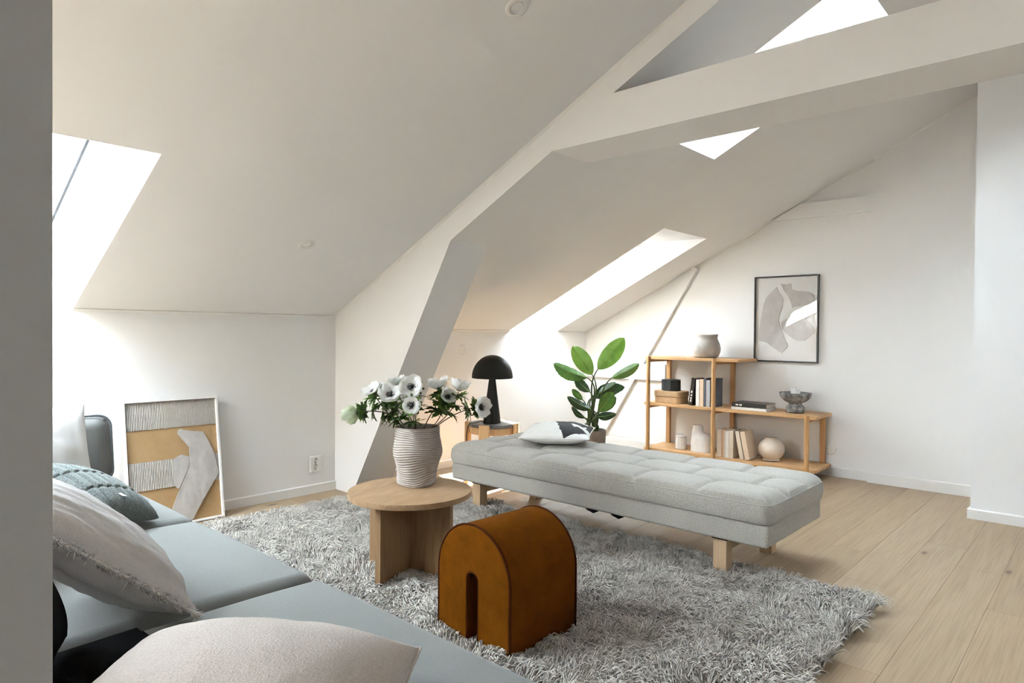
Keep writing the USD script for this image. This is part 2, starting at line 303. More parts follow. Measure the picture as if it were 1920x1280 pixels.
def roof_poly(zfun, y0, y1, th=TH): return [(y0, zfun(y0)), (y1, zfun(y1)), (y1, zfun(y1) + th), (y0, zfun(y0) + th)]
def opening(zfun, yt, yb, top_slope, bottom_vertical, th=TH):
    """(y, z) outline of a skylight shaft; yt upper edge, yb lower edge, both on the ceiling"""
    zt = zfun(yt); s = (zfun(yt) - zfun(yt + 1))
    run = (th + .25) / (s + top_slope)
    t2 = (yt + run, zt + top_slope * run)
    b2 = (yb, zfun(yb) + th + .25) if bottom_vertical else (yb + .25 * (th + .25), zfun(yb) + th + .3)
    return [(yt, zt - .06), (yt, zt), t2, b2, (yb, zfun(yb)), (yb, zfun(yb) - .06)]
SKY = [('near', zn, .10, 1.0, 2.805, YK + .002, .9, True), ('west', zn, -1.35, -.05, 2.45, YK + .002, .9, True), ('far', zf, 4.353, 5.04, 2.47, YK + .002, .02, True), ('high', zf, 3.14, 3.87, .852, 1.853, 1.6, False)]
SOUTH = [(3.0, 3.6, -3.0, -2.2)]
def slab(poly, x0, x1): return solid(extr_x(poly, x0, x1))
near = slab(roof_poly(zn, RY, YK + .4), X0 - .2, (TX0 + TX1) / 2)
far = slab(roof_poly(zf, RY, YK + .4), (TX0 + TX1) / 2, X1 + .4)
for nm, zz, xa, xb, yt, yb, ts, bv in SKY:
    cut = slab(opening(zz, yt, yb, ts, bv), xa, xb)
    if zz is zn: near = near - cut
    else: far = far - cut
mir = lambda pts: [(2 * RY - y, z) for y, z in pts]
south = slab(mir(roof_poly(zn, RY, YK + .4)), X0 - .2, X1 + .4)
for xa, xb, yb, yt in SOUTH:
    south = south - slab(mir(opening(zn, 2 * RY - yt, 2 * RY - yb, .6, False)), xa, xb)
for m_, lab in ((near, 'white sloping ceiling before the truss'), (far, 'white sloping ceiling beyond the truss'), (south, 'white sloping ceiling behind the viewer')):
    single('ceiling', lab, None, man_t(m_), 'ceiling_paint', kind='structure', smooth=False)

def gable(x0, x1, name, lab, mt='wall_paint'):
    p = [(YS - .15, -.1), (YK + .15, -.1), (YK + .15, zn(YK + .15) + .25), (RY, zn(RY) + .3), (YS - .15, zn(YK + .15) + .25)]
    single(name, lab, None, extr_x(p, x0, x1), mt, kind='structure', smooth=False)
gable(X1, X1 + .2, 'wall_east', 'white gable wall behind the shelf'); gable(X0 - .2, X0, 'wall_west', 'white gable wall behind the viewer')
kn = solid(box((X0, YK, -.1), (X1, YK + .15, zn(YK) + .02)))
single('wall_north', 'low white knee wall under the sloping ceiling', None, man_t(solid(box((X0, YK, -.1), ((TX0 + TX1) / 2, YK + .15, ZN - .0))) + solid(box(((TX0 + TX1) / 2, YK, -.1), (X1, YK + .15, ZF)))), 'wall_paint', kind='structure', smooth=False)
single('wall_south', 'low white knee wall behind the viewer', None, box((X0, YS - .15, -.1), (X1, YS, ZN)), 'wall_paint', kind='structure', smooth=False)
# chimney breast, pillar and hall partition
single('wall_breast', 'shallow white chimney breast right of the framed print', None, extr_x([(-.6, -.02), (1.352, -.02), (1.352, zf(1.352) + .1), (RY, 3.1), (-.6, 2.9)], 5.475, X1 + .01), 'wall_paint', kind='structure', smooth=False)
single('wall_pillar', 'white pillar at the right edge of the picture', None, extr_x([(-.75, -.02), (.637, -.02), (.637, zf(.637) + .1), (RY, 3.1), (-.75, 2.8)], 4.83, 5.48), 'wall_paint', kind='structure', smooth=False)
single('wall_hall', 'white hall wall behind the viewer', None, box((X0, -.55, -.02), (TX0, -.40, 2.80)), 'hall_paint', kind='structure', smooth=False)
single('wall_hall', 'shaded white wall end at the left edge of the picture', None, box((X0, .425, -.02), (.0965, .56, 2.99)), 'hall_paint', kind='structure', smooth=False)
# boxed roof truss
outer = [(YK + .02, 0), (YK + .02, ZN + .02), (RY, zn(RY) + .02)]; outer += mir(outer)[::-1][1:]
door = [(3.798, 0), (2.832, 1.629), (2.089, 2.007)]; door += mir(door)[::-1]
tri = [(1.728, 2.209), (RY, 2.209 + (1.728 - RY) * .499)]; tri += [(2 * RY - 1.728, 2.209)]
truss = Polygon(outer, [tri]).difference(Polygon([(3.798, -.01)] + door[0:] + [(2 * RY - 3.798, -.01)]).buffer(0))
single('trim', 'white boxed roof truss with slanting leg and tie beam', None, extr_x(truss, TX0, TX1), 'wall_paint', kind='structure', smooth=False)
# thin mouldings where walls meet the ceiling
def bead(a, b, r=.012): return tube([a, b], r, 4)
single('trim', 'thin white bead between truss and ceiling', None, bead((TX0, YK, zn(YK)), (TX0, RY, zn(RY)), .012), 'trim_paint', kind='structure')
single('trim', 'thin white bead along the top of the knee wall', None, cat(bead((1.0, YK, ZN), (TX0, YK, ZN)), bead((TX1, YK, ZF), (4.353, YK, ZF))), 'trim_paint', kind='structure')
single('trim', 'thin white bead along the gable slope', None, cat(bead((X1, 2.8, zf(2.8)), (X1, 1.352, zf(1.352)), .011), bead((5.475, 1.352, zf(1.352)), (5.475, .637, zf(.637)), .011)), 'trim_paint', kind='structure', smooth=False)
def board(p0, p1, h, t, nrm):
    """skirting board from p0 to p1 on the floor, proud of the wall along nrm"""
    p0, p1, nrm = np.array([*p0, 0.]), np.array([*p1, 0.]), np.array([*nrm, 0.])
    d = p1 - p0; L = np.linalg.norm(d); d /= L
    prof = [(0, 0), (t, 0), (t, h - .006), (t - .006, h), (0, h)]
    m = extr(prof, L); v = np.array(m.vertices)
    m.vertices = p0 + nrm * v[:, :1] + np.array([0, 0, 1.0]) * v[:, 1:2] + d * v[:, 2:3]; m.fix_normals(); return m
bb = lambda nm, lab, *a: single(nm, lab, None, board(*a), 'trim_paint', kind='structure', smooth=False)
bb('baseboard_north', 'white skirting on the knee wall before the truss', (X0, YK), (TX0, YK), .062, .014, (0, -1))
bb('baseboard_north', 'white skirting on the knee wall beyond the truss', (TX1, YK), (X1, YK), .062, .014, (0, -1))
bb('baseboard_east', 'white skirting under the shelf wall', (X1, YK), (X1, 1.352), .075, .014, (-1, 0))
bb('baseboard_breast', 'white skirting on the chimney breast', (5.475, 1.366), (5.475, .637), .080, .014, (-1, 0))
bb('baseboard_pillar', 'white skirting on the pillar front', (4.83, .651), (4.83, -.75), .062, .014, (-1, 0))
bb('baseboard_pillar', 'white skirting on the pillar side', (5.475, .637), (4.83, .637), .062, .014, (0, 1))
# half-timber boards showing on the gable wall
def strip(p, q, w, t):
    p, q = np.array(p), np.array(q); d = (q - p) / np.linalg.norm(q - p); n = np.array([-d[1], d[0]]) * w / 2
    return extr_x([tuple(p + n), tuple(q + n), tuple(q - n), tuple(p - n)], X1 - t, X1 + .01)
single('trim', 'white slanting brace on the gable wall behind the plant', None, strip((2.80, 1.70), (3.85, 0.0), .05, .035), 'wall_paint', kind='structure', smooth=False)
single('trim', 'short white rail low on the gable wall behind the shelf', None, box((X1 - .034, 3.086, .665), (X1 + .01, YK, .817)), 'wall_paint', kind='structure', smooth=False)
single('trim', 'white rail high on the gable wall beside the breast', None, extr_x([(1.35, 2.038), (2.13, 2.038), (1.89, 2.156), (1.35, 2.156)], X1 - .030, X1 + .01), 'wall_paint', kind='structure', smooth=False)

# skylights: shaft lies in the ceiling slab; sash, seal and pane sit on the roof
LABS = {'near': 'white skylight reaching down to the knee wall above the sofa', 'west': 'white skylight to the left of the sofa, out of the picture', 'far': 'narrow white skylight above the side table and plant', 'high': 'white skylight high up behind the tie beam'}
def skylight(lab, zfun, xa, xb, yt, yb, ts, bv, mirror=False, blind=0):
    w = thing('window', lab, kind='structure')
    s = zfun(yt) - zfun(yt + 1)
    o = opening(zfun, yt, yb, ts, bv)
    run = TH / (s + ts); ya = yt + run; yz = yb if bv else yb + .25 * TH
    f = (lambda m: m) if not mirror else (lambda m: tf(m, np.diag([1, -1, 1, 1.])).apply_translation((0, 2 * RY, 0)))
    zo = lambda y: zfun(y) + TH
    ring = lambda y0, y1, t0, t1: [(y0, zo(y0) + t0), (y1, zo(y1) + t0), (y1, zo(y1) + t1), (y0, zo(y0) + t1)]
    e, fr = .06, .05
    parts = [extr_x(ring(ya - e, yz + e, -.03, .05), xa - e, xa + fr), extr_x(ring(ya - e, yz + e, -.03, .05), xb - fr, xb + e),
             extr_x(ring(ya - e, ya + fr * .7, -.03, .05), xa + fr, xb - fr), extr_x(ring(yz - fr * .7, yz + e, -.03, .05), xa + fr, xb - fr)]
    part(w, 'sash', f(cat(*parts)), 'trim_paint', smooth=False)
    g0, g1 = xa + fr, xb - fr
    if lab == LABS['near']: part(w, 'gasket', f(cat(extr_x(ring(ya + .07, yz - .07, -.034, -.026), g0 - .004, g0 + .004), extr_x(ring(ya + .07, yz - .07, -.034, -.026), g1 - .101, g1 - .089))), 'gasket_grey', smooth=False)
    part(w, 'pane', f(extr_x(ring(ya + .06, yz - .06, .0, .006), g0 - .01, g1 + .01)), 'pane', smooth=False)
    if blind:
        yb_ = ya + (yz - ya) * blind
        part(w, 'roller_blind', extr_x(ring(ya + .01, yb_, -.060, -.056), xa + .012, xb - .012), 'blind_cloth', smooth=False, label='white roller blind drawn part way down')
        part(w, 'blind_rail', extr_x(ring(yb_, yb_ + .02, -.066, -.050), xa + .010, xb - .010), 'trim_paint', smooth=False)
    return w
for nm, zz, xa, xb, yt, yb, ts, bv in SKY: skylight(LABS[nm], zz, xa, xb, yt, yb, ts, bv, blind=.0 if nm != 'far' else .17)
for xa, xb, yb, yt in SOUTH: skylight('white skylight in the slope behind the viewer', zn, xa, xb, 2 * RY - yt, 2 * RY - yb, .6, False, True)
# the chimney stack that the breast carries up through the roof
st = thing('chimney_stack', 'rendered brick chimney stack above the roof over the breast', kind='structure')
part(st, 'shaft', extr_x([(.30, zf(.30) + .1), (2.25, zf(2.25) + .1), (2.25, 6.3), (.30, 6.3)], 5.10, 5.95), 'chimney_render', smooth=False)
part(st, 'cap', box((5.04, .24, 6.3), (6.01, 2.31, 6.42)), 'chimney_render', smooth=False)

# ------------------------------------------------------------------ wall and ceiling fittings
def spot(y, x, lab):
    nrm = np.array([0, -SN, -1.0]); nrm /= np.linalg.norm(nrm); xa = np.array([1.0, 0, 0]); ya = np.cross(nrm, xa)
    t = thing('ceiling_spotlight', lab, 'spotlight', pose((x, y, zn(y)), axes=(xa, ya, nrm)), group='recessed spots in the sloping ceiling')
    part(t, 'trim_ring', lathe([(.028, -.004), (.030, .006), (.034, .0075), (.044, .005), (.0475, .001), (.0475, -.002)], 40), 'white_plastic')
    part(t, 'tilt_ring', lathe([(.021, -.006), (.0225, .003), (.0265, .004), (.028, .001), (.028, -.004)], 32), 'white_plastic')
    part(t, 'lens', lathe([(0, -.001), (.010, -.0012), (.0215, -.003)], 32), 'lens_grey')
spot(3.263, 1.907, 'white recessed spotlight low on the slope, nearer the knee wall')
spot(1.700, 1.872, 'white recessed spotlight high up, at the top edge of the picture')
def socket(loc, lab):
    t = thing('wall_outlet', lab, 'outlet', pose(loc, axes=((1, 0, 0), (0, 0, 1), (0, -1, 0))))
    hole = [ngon(24, .0195) + [0, d] for d in (.0215, -.0215)]
    pl = rbox((.088, .108, .012), .004, at=(0, 0, .006))
    M = solid(pl)
    for h in hole: M = M - man(TM(*(lambda e: (e.vertices + [0, 0, .004], e.faces))(extr(h, .02))))
    part(t, 'plate', man_t(M), 'white_plastic')
    for d in (.0215, -.0215):
        part(t, 'socket_well', lathe([(.0195, .0118), (.0192, .0045), (0, .0042)], 24).apply_translation((0, d, 0)), 'white_plastic', smooth=30)
        part(t, 'pin_holes', cat(*[tf(trimesh.creation.cylinder(.0028, .002, sections=10), rot(0, (1, 0, 0))).apply_translation((s * .0095 * .5, d + s * .0095 * .85, .0048)) for s in (1, -1)],
                                 *[box((-.003, d + s * .0165 - .002, .004), (.003, d + s * .0165 + .002, .008)) for s in (1, -1)]), 'socket_dark')
socket((2.416, YK, .199), 'white double wall socket on the knee wall right of the leaning art')
def cover(loc, axes, r, lab):
    t = thing('cover_plate', lab, 'cover plate', pose(loc, axes=axes))
    part(t, 'disc', lathe([(r, 0), (r, .004), (r - .004, .008), (r * .5, .0095), (0, .0098)], 36), 'white_plastic')
    for s in (1, -1): part(t, 'screw', mv(lathe([(.003, 0), (.003, .0015), (0, .0018)], 10), (s * r * .62, 0, .0085)), 'lens_grey')
cover((3.781, YK, .958), ((1, 0, 0), (0, 0, 1), (0, -1, 0)), .040, 'round white cover plate on the knee wall above the black lamp')
cover((X1, 1.643, .207), ((0, -1, 0), (0, 0, 1), (-1, 0, 0)), .043, 'round white cover plate on the gable wall at the right end of the shelf')

#@@OBJECTS
# ------------------------------------------------------------------ rug
RZ = .012                                   # objects on the rug stand on its backing
RX0, RX1, RYA, RYB = 0.93, 2.945, 0.70, 3.62
rug = thing('shag_rug', 'large grey long-pile shag rug under the coffee table and pouf', 'rug', pose((RX0, RYA, 0)))
part(rug, 'backing', rbox((RX1 - RX0, RYB - RYA, RZ), .004, at=((RX1 - RX0) / 2, (RYB - RYA) / 2, RZ / 2)), 'rug_back')
def tuft(seed, n=11):
    r = np.random.default_rng(seed); ms = []
    for k in range(n):
        a, L = r.uniform(0, 6.28), r.uniform(.046, .068); lean = r.uniform(.35, 1.0)
        d0 = np.array([math.cos(a), math.sin(a)]) * r.uniform(0, .008)
        dirn = (np.array([math.cos(a), math.sin(a)]) * .45 + np.array([.85, .1])) * lean
        p = [np.r_[d0, 0], np.r_[d0 + dirn * L * .28, L * .42], np.r_[d0 + dirn * L * .72, L * .70], np.r_[d0 + dirn * L * 1.05, L * (.80 - .28 * lean)]]
        w = r.uniform(.0019, .0029)
        ms.append(tube(p, [w, w * 1.05, w * .9, w * .35], 4, caps=False))
    return cat(*ms)
pi_path = rug + '/pile'
pin = UsdGeom.PointInstancer.Define(stage, pi_path); protos = []
for k in range(8):
    pm = f'{pi_path}/tuft_{k:03d}' if k else f'{pi_path}/tuft'
    usdkit.mesh(stage, pm, tuft(40 + k), MAT['pile_dark' if k % 4 == 3 else 'pile_light'], smooth=True); protos.append(pm)
pin.CreatePrototypesRel().SetTargets([Sdf.Path(p) for p in protos])
r = np.random.default_rng(3); sp = .0185
gx, gy = np.meshgrid(np.arange(.006, RX1 - RX0 - .004, sp), np.arange(.006, RYB - RYA - .004, sp), indexing='ij')
pts = np.stack([gx.ravel(), gy.ravel()], 1) + r.uniform(-.008, .008, (gx.size, 2))
w3 = np.c_[pts, np.zeros(len(pts))]
ang = (noise(w3, 7.0, 1) * 7.0 + r.normal(0, .5, len(pts))); hs = 1.0 + noise(w3, 11.0, 5) * 1.1 + r.uniform(-.1, .1, len(pts))
pin.CreatePositionsAttr(Vt.Vec3fArray.FromNumpy(np.c_[pts, np.full(len(pts), RZ - .004)].astype(np.float32)))
pin.CreateOrientationsAttr(Vt.QuathArray([Gf.Quath(float(math.cos(a / 2)), 0, 0, float(math.sin(a / 2))) for a in ang]))
pin.CreateScalesAttr(Vt.Vec3fArray.FromNumpy(np.stack([np.ones(len(pts)), np.ones(len(pts)), np.clip(hs, .6, 1.4)], 1).astype(np.float32)))
pin.CreateProtoIndicesAttr(Vt.IntArray.FromNumpy(r.integers(0, 8, len(pts)).astype(np.int32)))
keys(pin.GetPrim(), kind='stuff')

# ------------------------------------------------------------------ coffee table with ribbed vase and anemones
ct = thing('coffee_table', 'round oak coffee table on a crossed-panel base, standing on the rug', 'table', pose((1.862, 2.305, RZ + .0006), math.radians(14)))
TT = .40 - RZ
part(ct, 'tabletop', mv(bev(ngon(96, .272), .024, .0025, 2), (0, 0, TT - .024)), 'table_oak')
part(ct, 'base_panel', rbox((.44, .028, TT - .0245), .0015, 1, at=(0, 0, (TT - .0245) / 2)), 'table_leg_oak')
for s in (1, -1): part(ct, 'base_panel', rbox((.028, .205, TT - .0245), .0015, 1, at=(0, s * (.014 + .1025), (TT - .0245) / 2)), 'table_leg_oak')
VX, VY, VZ = 1.95, 2.363, .4005
va = thing('ribbed_vase', 'beige ribbed clay vase holding the anemones on the coffee table', 'vase', pose((VX, VY, VZ)))
def vase_mesh():
    zs = np.linspace(0, .265, 150); prof = []
    for z in zs:
        t = z / .265
        rr = np.interp(t, [0, .03, .12, .3, .5, .62, .8, 1], [.074, .080, .084, .089, .103, .105, .101, .0985]); prof.append((rr, z))
    inner = [(.0985 - .004, .267), (.090, .262), (.092, .20), (.085, .05), (0, .04)]
    pr = [(0, 0), (.070, 0)] + prof + inner
    n0 = 2; n1 = n0 + len(zs)
    def fn(P):
        a = np.arctan2(P[..., 1], P[..., 0]); z = P[..., 2]
        q = np.stack([np.cos(a) * .5, np.sin(a) * .5, z * 3], -1)
        ph = z / .0098 + 1.6 * noise(q, 1.3, 2) * 2 + .5 * np.sin(a * 2 + z * 20)
        rib = .0042 * np.abs(np.sin(np.pi * ph)) + .0030 * noise(np.stack([np.cos(a) * 2, np.sin(a) * 2, z * 140], -1), 1.0, 4)
        bulge = .034 * noise(q, 2.2, 9)
        m = np.zeros(P.shape[1]); m[n0:n1] = 1
        k = (rib + bulge) * m[None] + 0
        R = np.linalg.norm(P[..., :2], axis=-1); sc = np.where(R > 1e-6, (R + k) / np.maximum(R, 1e-6), 1)
        P = P.copy(); P[..., 0] *= sc; P[..., 1] *= sc; return P
    return lathe(pr, 120, fn)
part(va, 'body', vase_mesh(), 'rope_clay', smooth=True)

def frame_from(d, up=(0, 0, 1)):
    d = np.array(d, float); d /= np.linalg.norm(d); u = np.cross(up, d)
    if np.linalg.norm(u) < 1e-3: u = np.array([1.0, 0, 0])
    u /= np.linalg.norm(u); return u, np.cross(d, u), d
def petal(L, W, cup, seed):
    r = np.random.default_rng(seed); t = np.linspace(0, 1, 9); s = np.linspace(-1, 1, 7)
    w = W / 2 * np.sin(np.pi * np.clip(t * .80 + .12, 0, 1) ** 1.25) ** .55
    P = np.zeros((9, 7, 3))
    P[..., 0] = (t[:, None] * L) * (1 - .05 * s[None] ** 2); P[..., 1] = w[:, None] * s[None]
    P[..., 2] = cup * L * t[:, None] ** 1.6 + .10 * W * (s[None] ** 2) + r.normal(0, .0012) * np.sin(s[None] * 5 + t[:, None] * 4 + r.uniform(0, 6)) * t[:, None] * 1.8
    return grid(P)
def frill(L, seed):
    """deeply cut leaf: a fan of narrow toothed lobes, in one surface"""
    r = np.random.default_rng(seed); ms = []
    for k, a in enumerate(np.linspace(-1.0, 1.0, 5)):
        L = L * 1.0; ll = L * (1 - .3 * abs(a)) * r.uniform(.85, 1.1); t = np.linspace(0, 1, 9); s = np.linspace(-1, 1, 3)
        w = L * .17 * np.sin(np.pi * (t * .88 + .07)) * (1 + .45 * np.sin(t * 22 + r.uniform(0, 6)))
        P = np.zeros((9, 3, 3)); x = t[:, None] * ll; y = w[:, None] * s[None]
        P[..., 0] = x * math.cos(a) - y * math.sin(a); P[..., 1] = x * math.sin(a) + y * math.cos(a)
        P[..., 2] = .25 * L * t[:, None] ** 2 * r.uniform(-1.4, .6) + .12 * np.abs(y) + .02 * L * r.normal()
        ms.append(grid(P))
    return cat(*ms)
def anemone(k, label, head, face, root, mid=None, size=.036, cup=.25, tint='petal_white', frills=6, low=None):
    size *= 1.18
    """head in world metres, face = direction the flower looks, root = where its stem leaves the vase"""
    head = np.array(head, float); u, v, d = frame_from(face); r = np.random.default_rng(70 + k)
    base = np.array([VX, VY, VZ]); H = head - base
    t = thing('anemone', label, 'flower', pose(base), group='white anemones in the ribbed vase')
    root = np.array(root, float); neck = H - d * .020
    m = np.array(mid, float) - base if mid is not None else (root * .45 + neck * .55) + np.array([0, 0, -.012])
    foot = np.array([-root[0] * .35, -root[1] * .35, .055])
    path = spline([foot, root, m, neck, H - d * .004], 22)
    part(t, 'stem', tube(path, np.linspace(.0030, .0022, 22), 6), 'flower_stem')
    ax = np.eye(4); ax[:3, :3] = np.stack([u, v, d], 1); ax[:3, 3] = H
    for j in range(10):
        inner = j >= 6; a = j * 2 * math.pi / 6 + (.5 if inner else 0) + r.normal(0, .1)
        if inner: a = (j - 6) * 2 * math.pi / 4 + .4
        p = petal(size * r.uniform(.95, 1.12) * (.9 if inner else 1), size * r.uniform(.98, 1.2), cup * r.uniform(.7, 1.3) + (.22 if inner else 0), 900 + k * 20 + j)
        part(t, 'petal', tf(tf(p, rot(a, (0, 0, 1))), ax), tint, smooth=True)
    ce = lathe([(0, .0115), (.006, .0105), (.0105, .0065), (.0115, .0), (0, -.001)], 16)
    part(t, 'centre', tf(ce, ax), 'black_mat', smooth=True)
    dots = []
    for j in range(44):
        a = r.uniform(0, 6.28); q = r.uniform(.0125, .0185); e = np.array([math.cos(a) * q, math.sin(a) * q, .006 + r.uniform(-.001, .003)])
        dots.append(mv(trimesh.creation.icosphere(1, .0015), e)); dots.append(tube([(e[0] * .3, e[1] * .3, .001), e], .0004, 3, caps=False))
    part(t, 'stamens', tf(cat(*dots), ax), 'black_mat', smooth=True)
    for j in range(frills):
        a = j * 2 * math.pi / frills + r.uniform(-.4, .4)
        b = np.eye(4); b[:3, :3] = np.stack([u, v, d], 1); b[:3, 3] = H - d * r.uniform(.018, .03)
        l = tf(frill(r.uniform(.050, .070), 300 + k * 10 + j), rot(-.35 + r.uniform(-.5, .5), (0, 1, 0))); l = tf(l, rot(a, (0, 0, 1)))
        part(t, 'leaf', tf(l, b), 'frill_green' if (j + k) % 2 else 'frill_dark', smooth=True)
    for j, q in enumerate(low or []):
        i = int(q * 21); dd = path[min(i + 1, 21)] - path[i]; uu, vv, dd = frame_from(dd)
        for z in range(3):
            b = np.eye(4); b[:3, :3] = np.stack([uu, vv, dd], 1); b[:3, 3] = path[i]
            part(t, 'leaf', tf(tf(frill(r.uniform(.060, .082), 500 + k * 10 + j * 3 + z), rot(z * 2.1 + j, (0, 0, 1))), b), 'frill_green' if z % 2 else 'frill_dark', smooth=True)
Lf, Cm, Up = np.array([-.674, .738, 0]), np.array([-.738, -.674, 0]), np.array([0, 0, 1.0])   # picture-left, towards the viewer, up
rim = lambda l, c: Lf * l + Cm * c + Up * .262
anemone(0, 'pale drooping anemone at the far left of the bunch, seen from behind', (1.751, 2.548, .728), Lf * 1 - Cm * .2 - Up * .25, rim(.07, .0), size=.040, cup=.9, tint='petal_green', low=[.90, .80, .70], mid=(1.852, 2.448, .722))
anemone(1, 'anemone at the upper left with its dark centre tipped up', (1.808, 2.512, .822), Lf * .4 + Cm * .35 + Up * .8, rim(.065, .02), size=.043, cup=.35, low=[.88, .76])
anemone(2, 'small anemone half hidden at the back of the left cluster', (1.872, 2.536, .838), Cm * .2 + Up, rim(.03, -.05), size=.034, cup=.4, frills=5, low=[.82])
anemone(3, 'wide open anemone left of centre facing up and forward', (1.835, 2.421, .812), Lf * -.1 + Cm * .7 + Up * .65, rim(.05, .05), size=.045, cup=.40, low=[.86, .74])
anemone(4, 'anemone turned away behind the tallest one', (1.914, 2.476, .848), Lf * .3 - Cm * .3 + Up, rim(.02, -.04), size=.040, cup=.5, low=[.84])
anemone(5, 'largest anemone at the top, facing the viewer with its black centre', (1.909, 2.362, .848), Cm * .92 + Up * .42, rim(.0, .03), size=.047, cup=.22, low=[.88, .77])
anemone(6, 'smaller round anemone low in the middle with a big black eye', (1.865, 2.306, .774), Cm + Up * .22, rim(.0, .085), size=.034, cup=.18, frills=7, low=[.80])
anemone(7, 'cupped anemone right of centre seen from the side', (2.034, 2.314, .836), Up + Lf * .25 - Cm * .2, rim(-.03, .0), size=.042, cup=.85, low=[.88, .77])
anemone(8, 'cupped anemone at the upper right on a branching stem', (2.089, 2.239, .830), Up - Lf * .25 - Cm * .1, rim(-.07, .02), size=.042, cup=.80, low=[.88, .80], mid=(2.055, 2.250, .745))
anemone(9, 'pale anemone tucked below the two cupped ones', (2.043, 2.268, .800), -Lf * .2 + Cm * .3 + Up * .2, rim(-.065, .03), size=.034, cup=.55, low=[.85], mid=(2.02, 2.28, .73))
anemone(10, 'anemone at the far right of the bunch on a low arching stem', (2.143, 2.150, .758), -Lf * .75 + Cm * .62 + Up * .1, rim(-.082, .01), size=.044, cup=.30, mid=(2.062, 2.222, .728), low=[.9])

# ------------------------------------------------------------------ arched pouf
pf = thing('arch_pouf', 'rust velvet arched pouf with a narrow slot, on the rug', 'pouf', pose((1.578, 1.618, RZ + .0006), math.radians(-2)))
PWd, PD, PH = .362, .345, .440 - RZ
def arch(w, h, n=28, bot=0.0):
    a = np.linspace(0, math.pi, n); return [(-w / 2, bot)] + [(-math.cos(t) * w / 2, h - w / 2 + math.sin(t) * w / 2) for t in a] + [(w / 2, bot)]
out = np.array(arch(PWd, PH)); slot = np.array(arch(.052, .262, 16, -.01))
shape = Polygon(out).difference(Polygon(slot).buffer(0))
pb = bev(np.array(shape.exterior.coords)[:-1], PD, .010, 3)
S3 = lambda m: tf(m, np.array([[0, 0, 1, 0], [-1, 0, 0, 0], [0, 1, 0, 0], [0, 0, 0, 1.0]]))     # (across, up, deep) -> (-y, z, x)
part(pf, 'body', S3(pb), 'velvet', smooth=50)
arc3 = lambda w, h, z, n=28: np.array([(x, y, z) for x, y in arch(w, h, n, .004)])
for z in (.004, PD - .004): part(pf, 'piping', S3(tube(arc3(PWd - .001, PH - .0005, z, 40), .0042, 8)), 'velvet_piping')
part(pf, 'slot_piping', S3(tube(arc3(.052 + .004, .262 + .002, .002, 20), .0022, 6)), 'velvet_piping')
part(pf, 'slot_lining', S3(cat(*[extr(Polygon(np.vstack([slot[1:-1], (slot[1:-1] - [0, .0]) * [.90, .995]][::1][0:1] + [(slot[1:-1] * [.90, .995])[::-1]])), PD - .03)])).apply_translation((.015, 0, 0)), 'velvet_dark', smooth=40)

# ------------------------------------------------------------------ daybed
db = thing('daybed', 'light grey tufted daybed on oak block legs, beyond the rug', 'daybed', pose((3.09, 2.035, 0)))
DX, DY = .676, 1.95
part(db, 'base', rbox((DX, DY, .100), .016, 4, at=(0, 0, .252)), 'daybed_cloth')
def seam_loop(dx, dy, z, rr):
    p = rrect(dx, dy, rr, 6); return np.c_[p, np.full(len(p), z)]
MW, ML = .70, 1.975
def tufted():
    nx, ny = 90, 240; X = np.linspace(-1, 1, nx); Y = np.linspace(-1, 1, ny); XX, YY = np.meshgrid(X, Y, indexing='ij')
    x, y = XX * MW / 2, YY * ML / 2
    rows, cols = 3, 6; g = np.ones_like(x) * 9
    fr = (XX + 1) / 2 * rows; fi = np.clip(np.floor(fr), 0, rows - 1); lu = fr - fi
    off = np.where(fi.astype(int) % 2 == 1, .5, 0.0)
    fc = (YY + 1) / 2 * cols + off; lc = fc - np.floor(fc)
    # scalloped lengthwise seams and straight cross seams
    da = np.minimum(lu, 1 - lu) * MW / rows; da = np.where((fr < .5) | (fr > rows - .5), 9, da)
    dc = np.minimum(lc, 1 - lc) * ML / cols; dc = np.where(np.abs(YY) > .995, 9, dc)
    ya = (YY + 1) / 2 * cols * 2; jd = np.abs(ya - np.round(ya)) * ML / cols / 2
    e = np.minimum(1 - np.abs(XX), .22) / .22; f = np.minimum((1 - np.abs(YY)) * ML / MW, .22) / .22
    crown = (np.sqrt(1 - (1 - e) ** 2) * np.sqrt(1 - (1 - f) ** 2))
    puff = .044 * crown ** .8
    inside = np.clip(crown * 1.5, 0, 1)
    groove = .015 * np.exp(-(dc / .012) ** 2) + .004 * np.exp(-(dc / .05) ** 2) + .012 * np.exp(-(da / .014) ** 2) + .006 * np.exp(-(da / .06) ** 2)
    but = .016 * np.exp(-((da / .035) ** 2 + (dc / .035) ** 2))
    z = .384 + puff - (groove + but) * np.clip(crown * 1.3, 0, 1) + .003 * noise(np.stack([x, y, 0 * x], -1), 9.0, 3) * inside
    rr = .05                                             # rounded plan corners
    ax, ay = MW / 2 - rr, ML / 2 - rr
    cx, cy = np.maximum(np.abs(x) - ax, 0), np.maximum(np.abs(y) - ay, 0); q = np.hypot(cx, cy); mx = np.maximum(np.maximum(cx, cy), 1e-9)
    k = np.where((cx > 0) & (cy > 0), mx / np.maximum(q, 1e-9), 1)
    x2 = np.sign(x) * (np.minimum(np.abs(x), ax) + cx * k); y2 = np.sign(y) * (np.minimum(np.abs(y), ay) + cy * k)
    return grid(np.stack([x2, y2, z], -1))
top = tufted()
def mside():
    zs = [(.308, -.03), (.306, -.006), (.309, .0), (.330, .006), (.350, .007), (.370, .005), (.384, .0)]
    P = np.stack([np.c_[rrect(MW + 2 * o, ML + 2 * o, max(.05 + o, .01), 8), np.full(36, z)] for z, o in zs])
    m = grid(P, wv=True); return m
sd = mside(); bot = extr(Polygon(rrect(MW - .06, ML - .06, .03, 8)), .001).apply_translation((0, 0, .307))
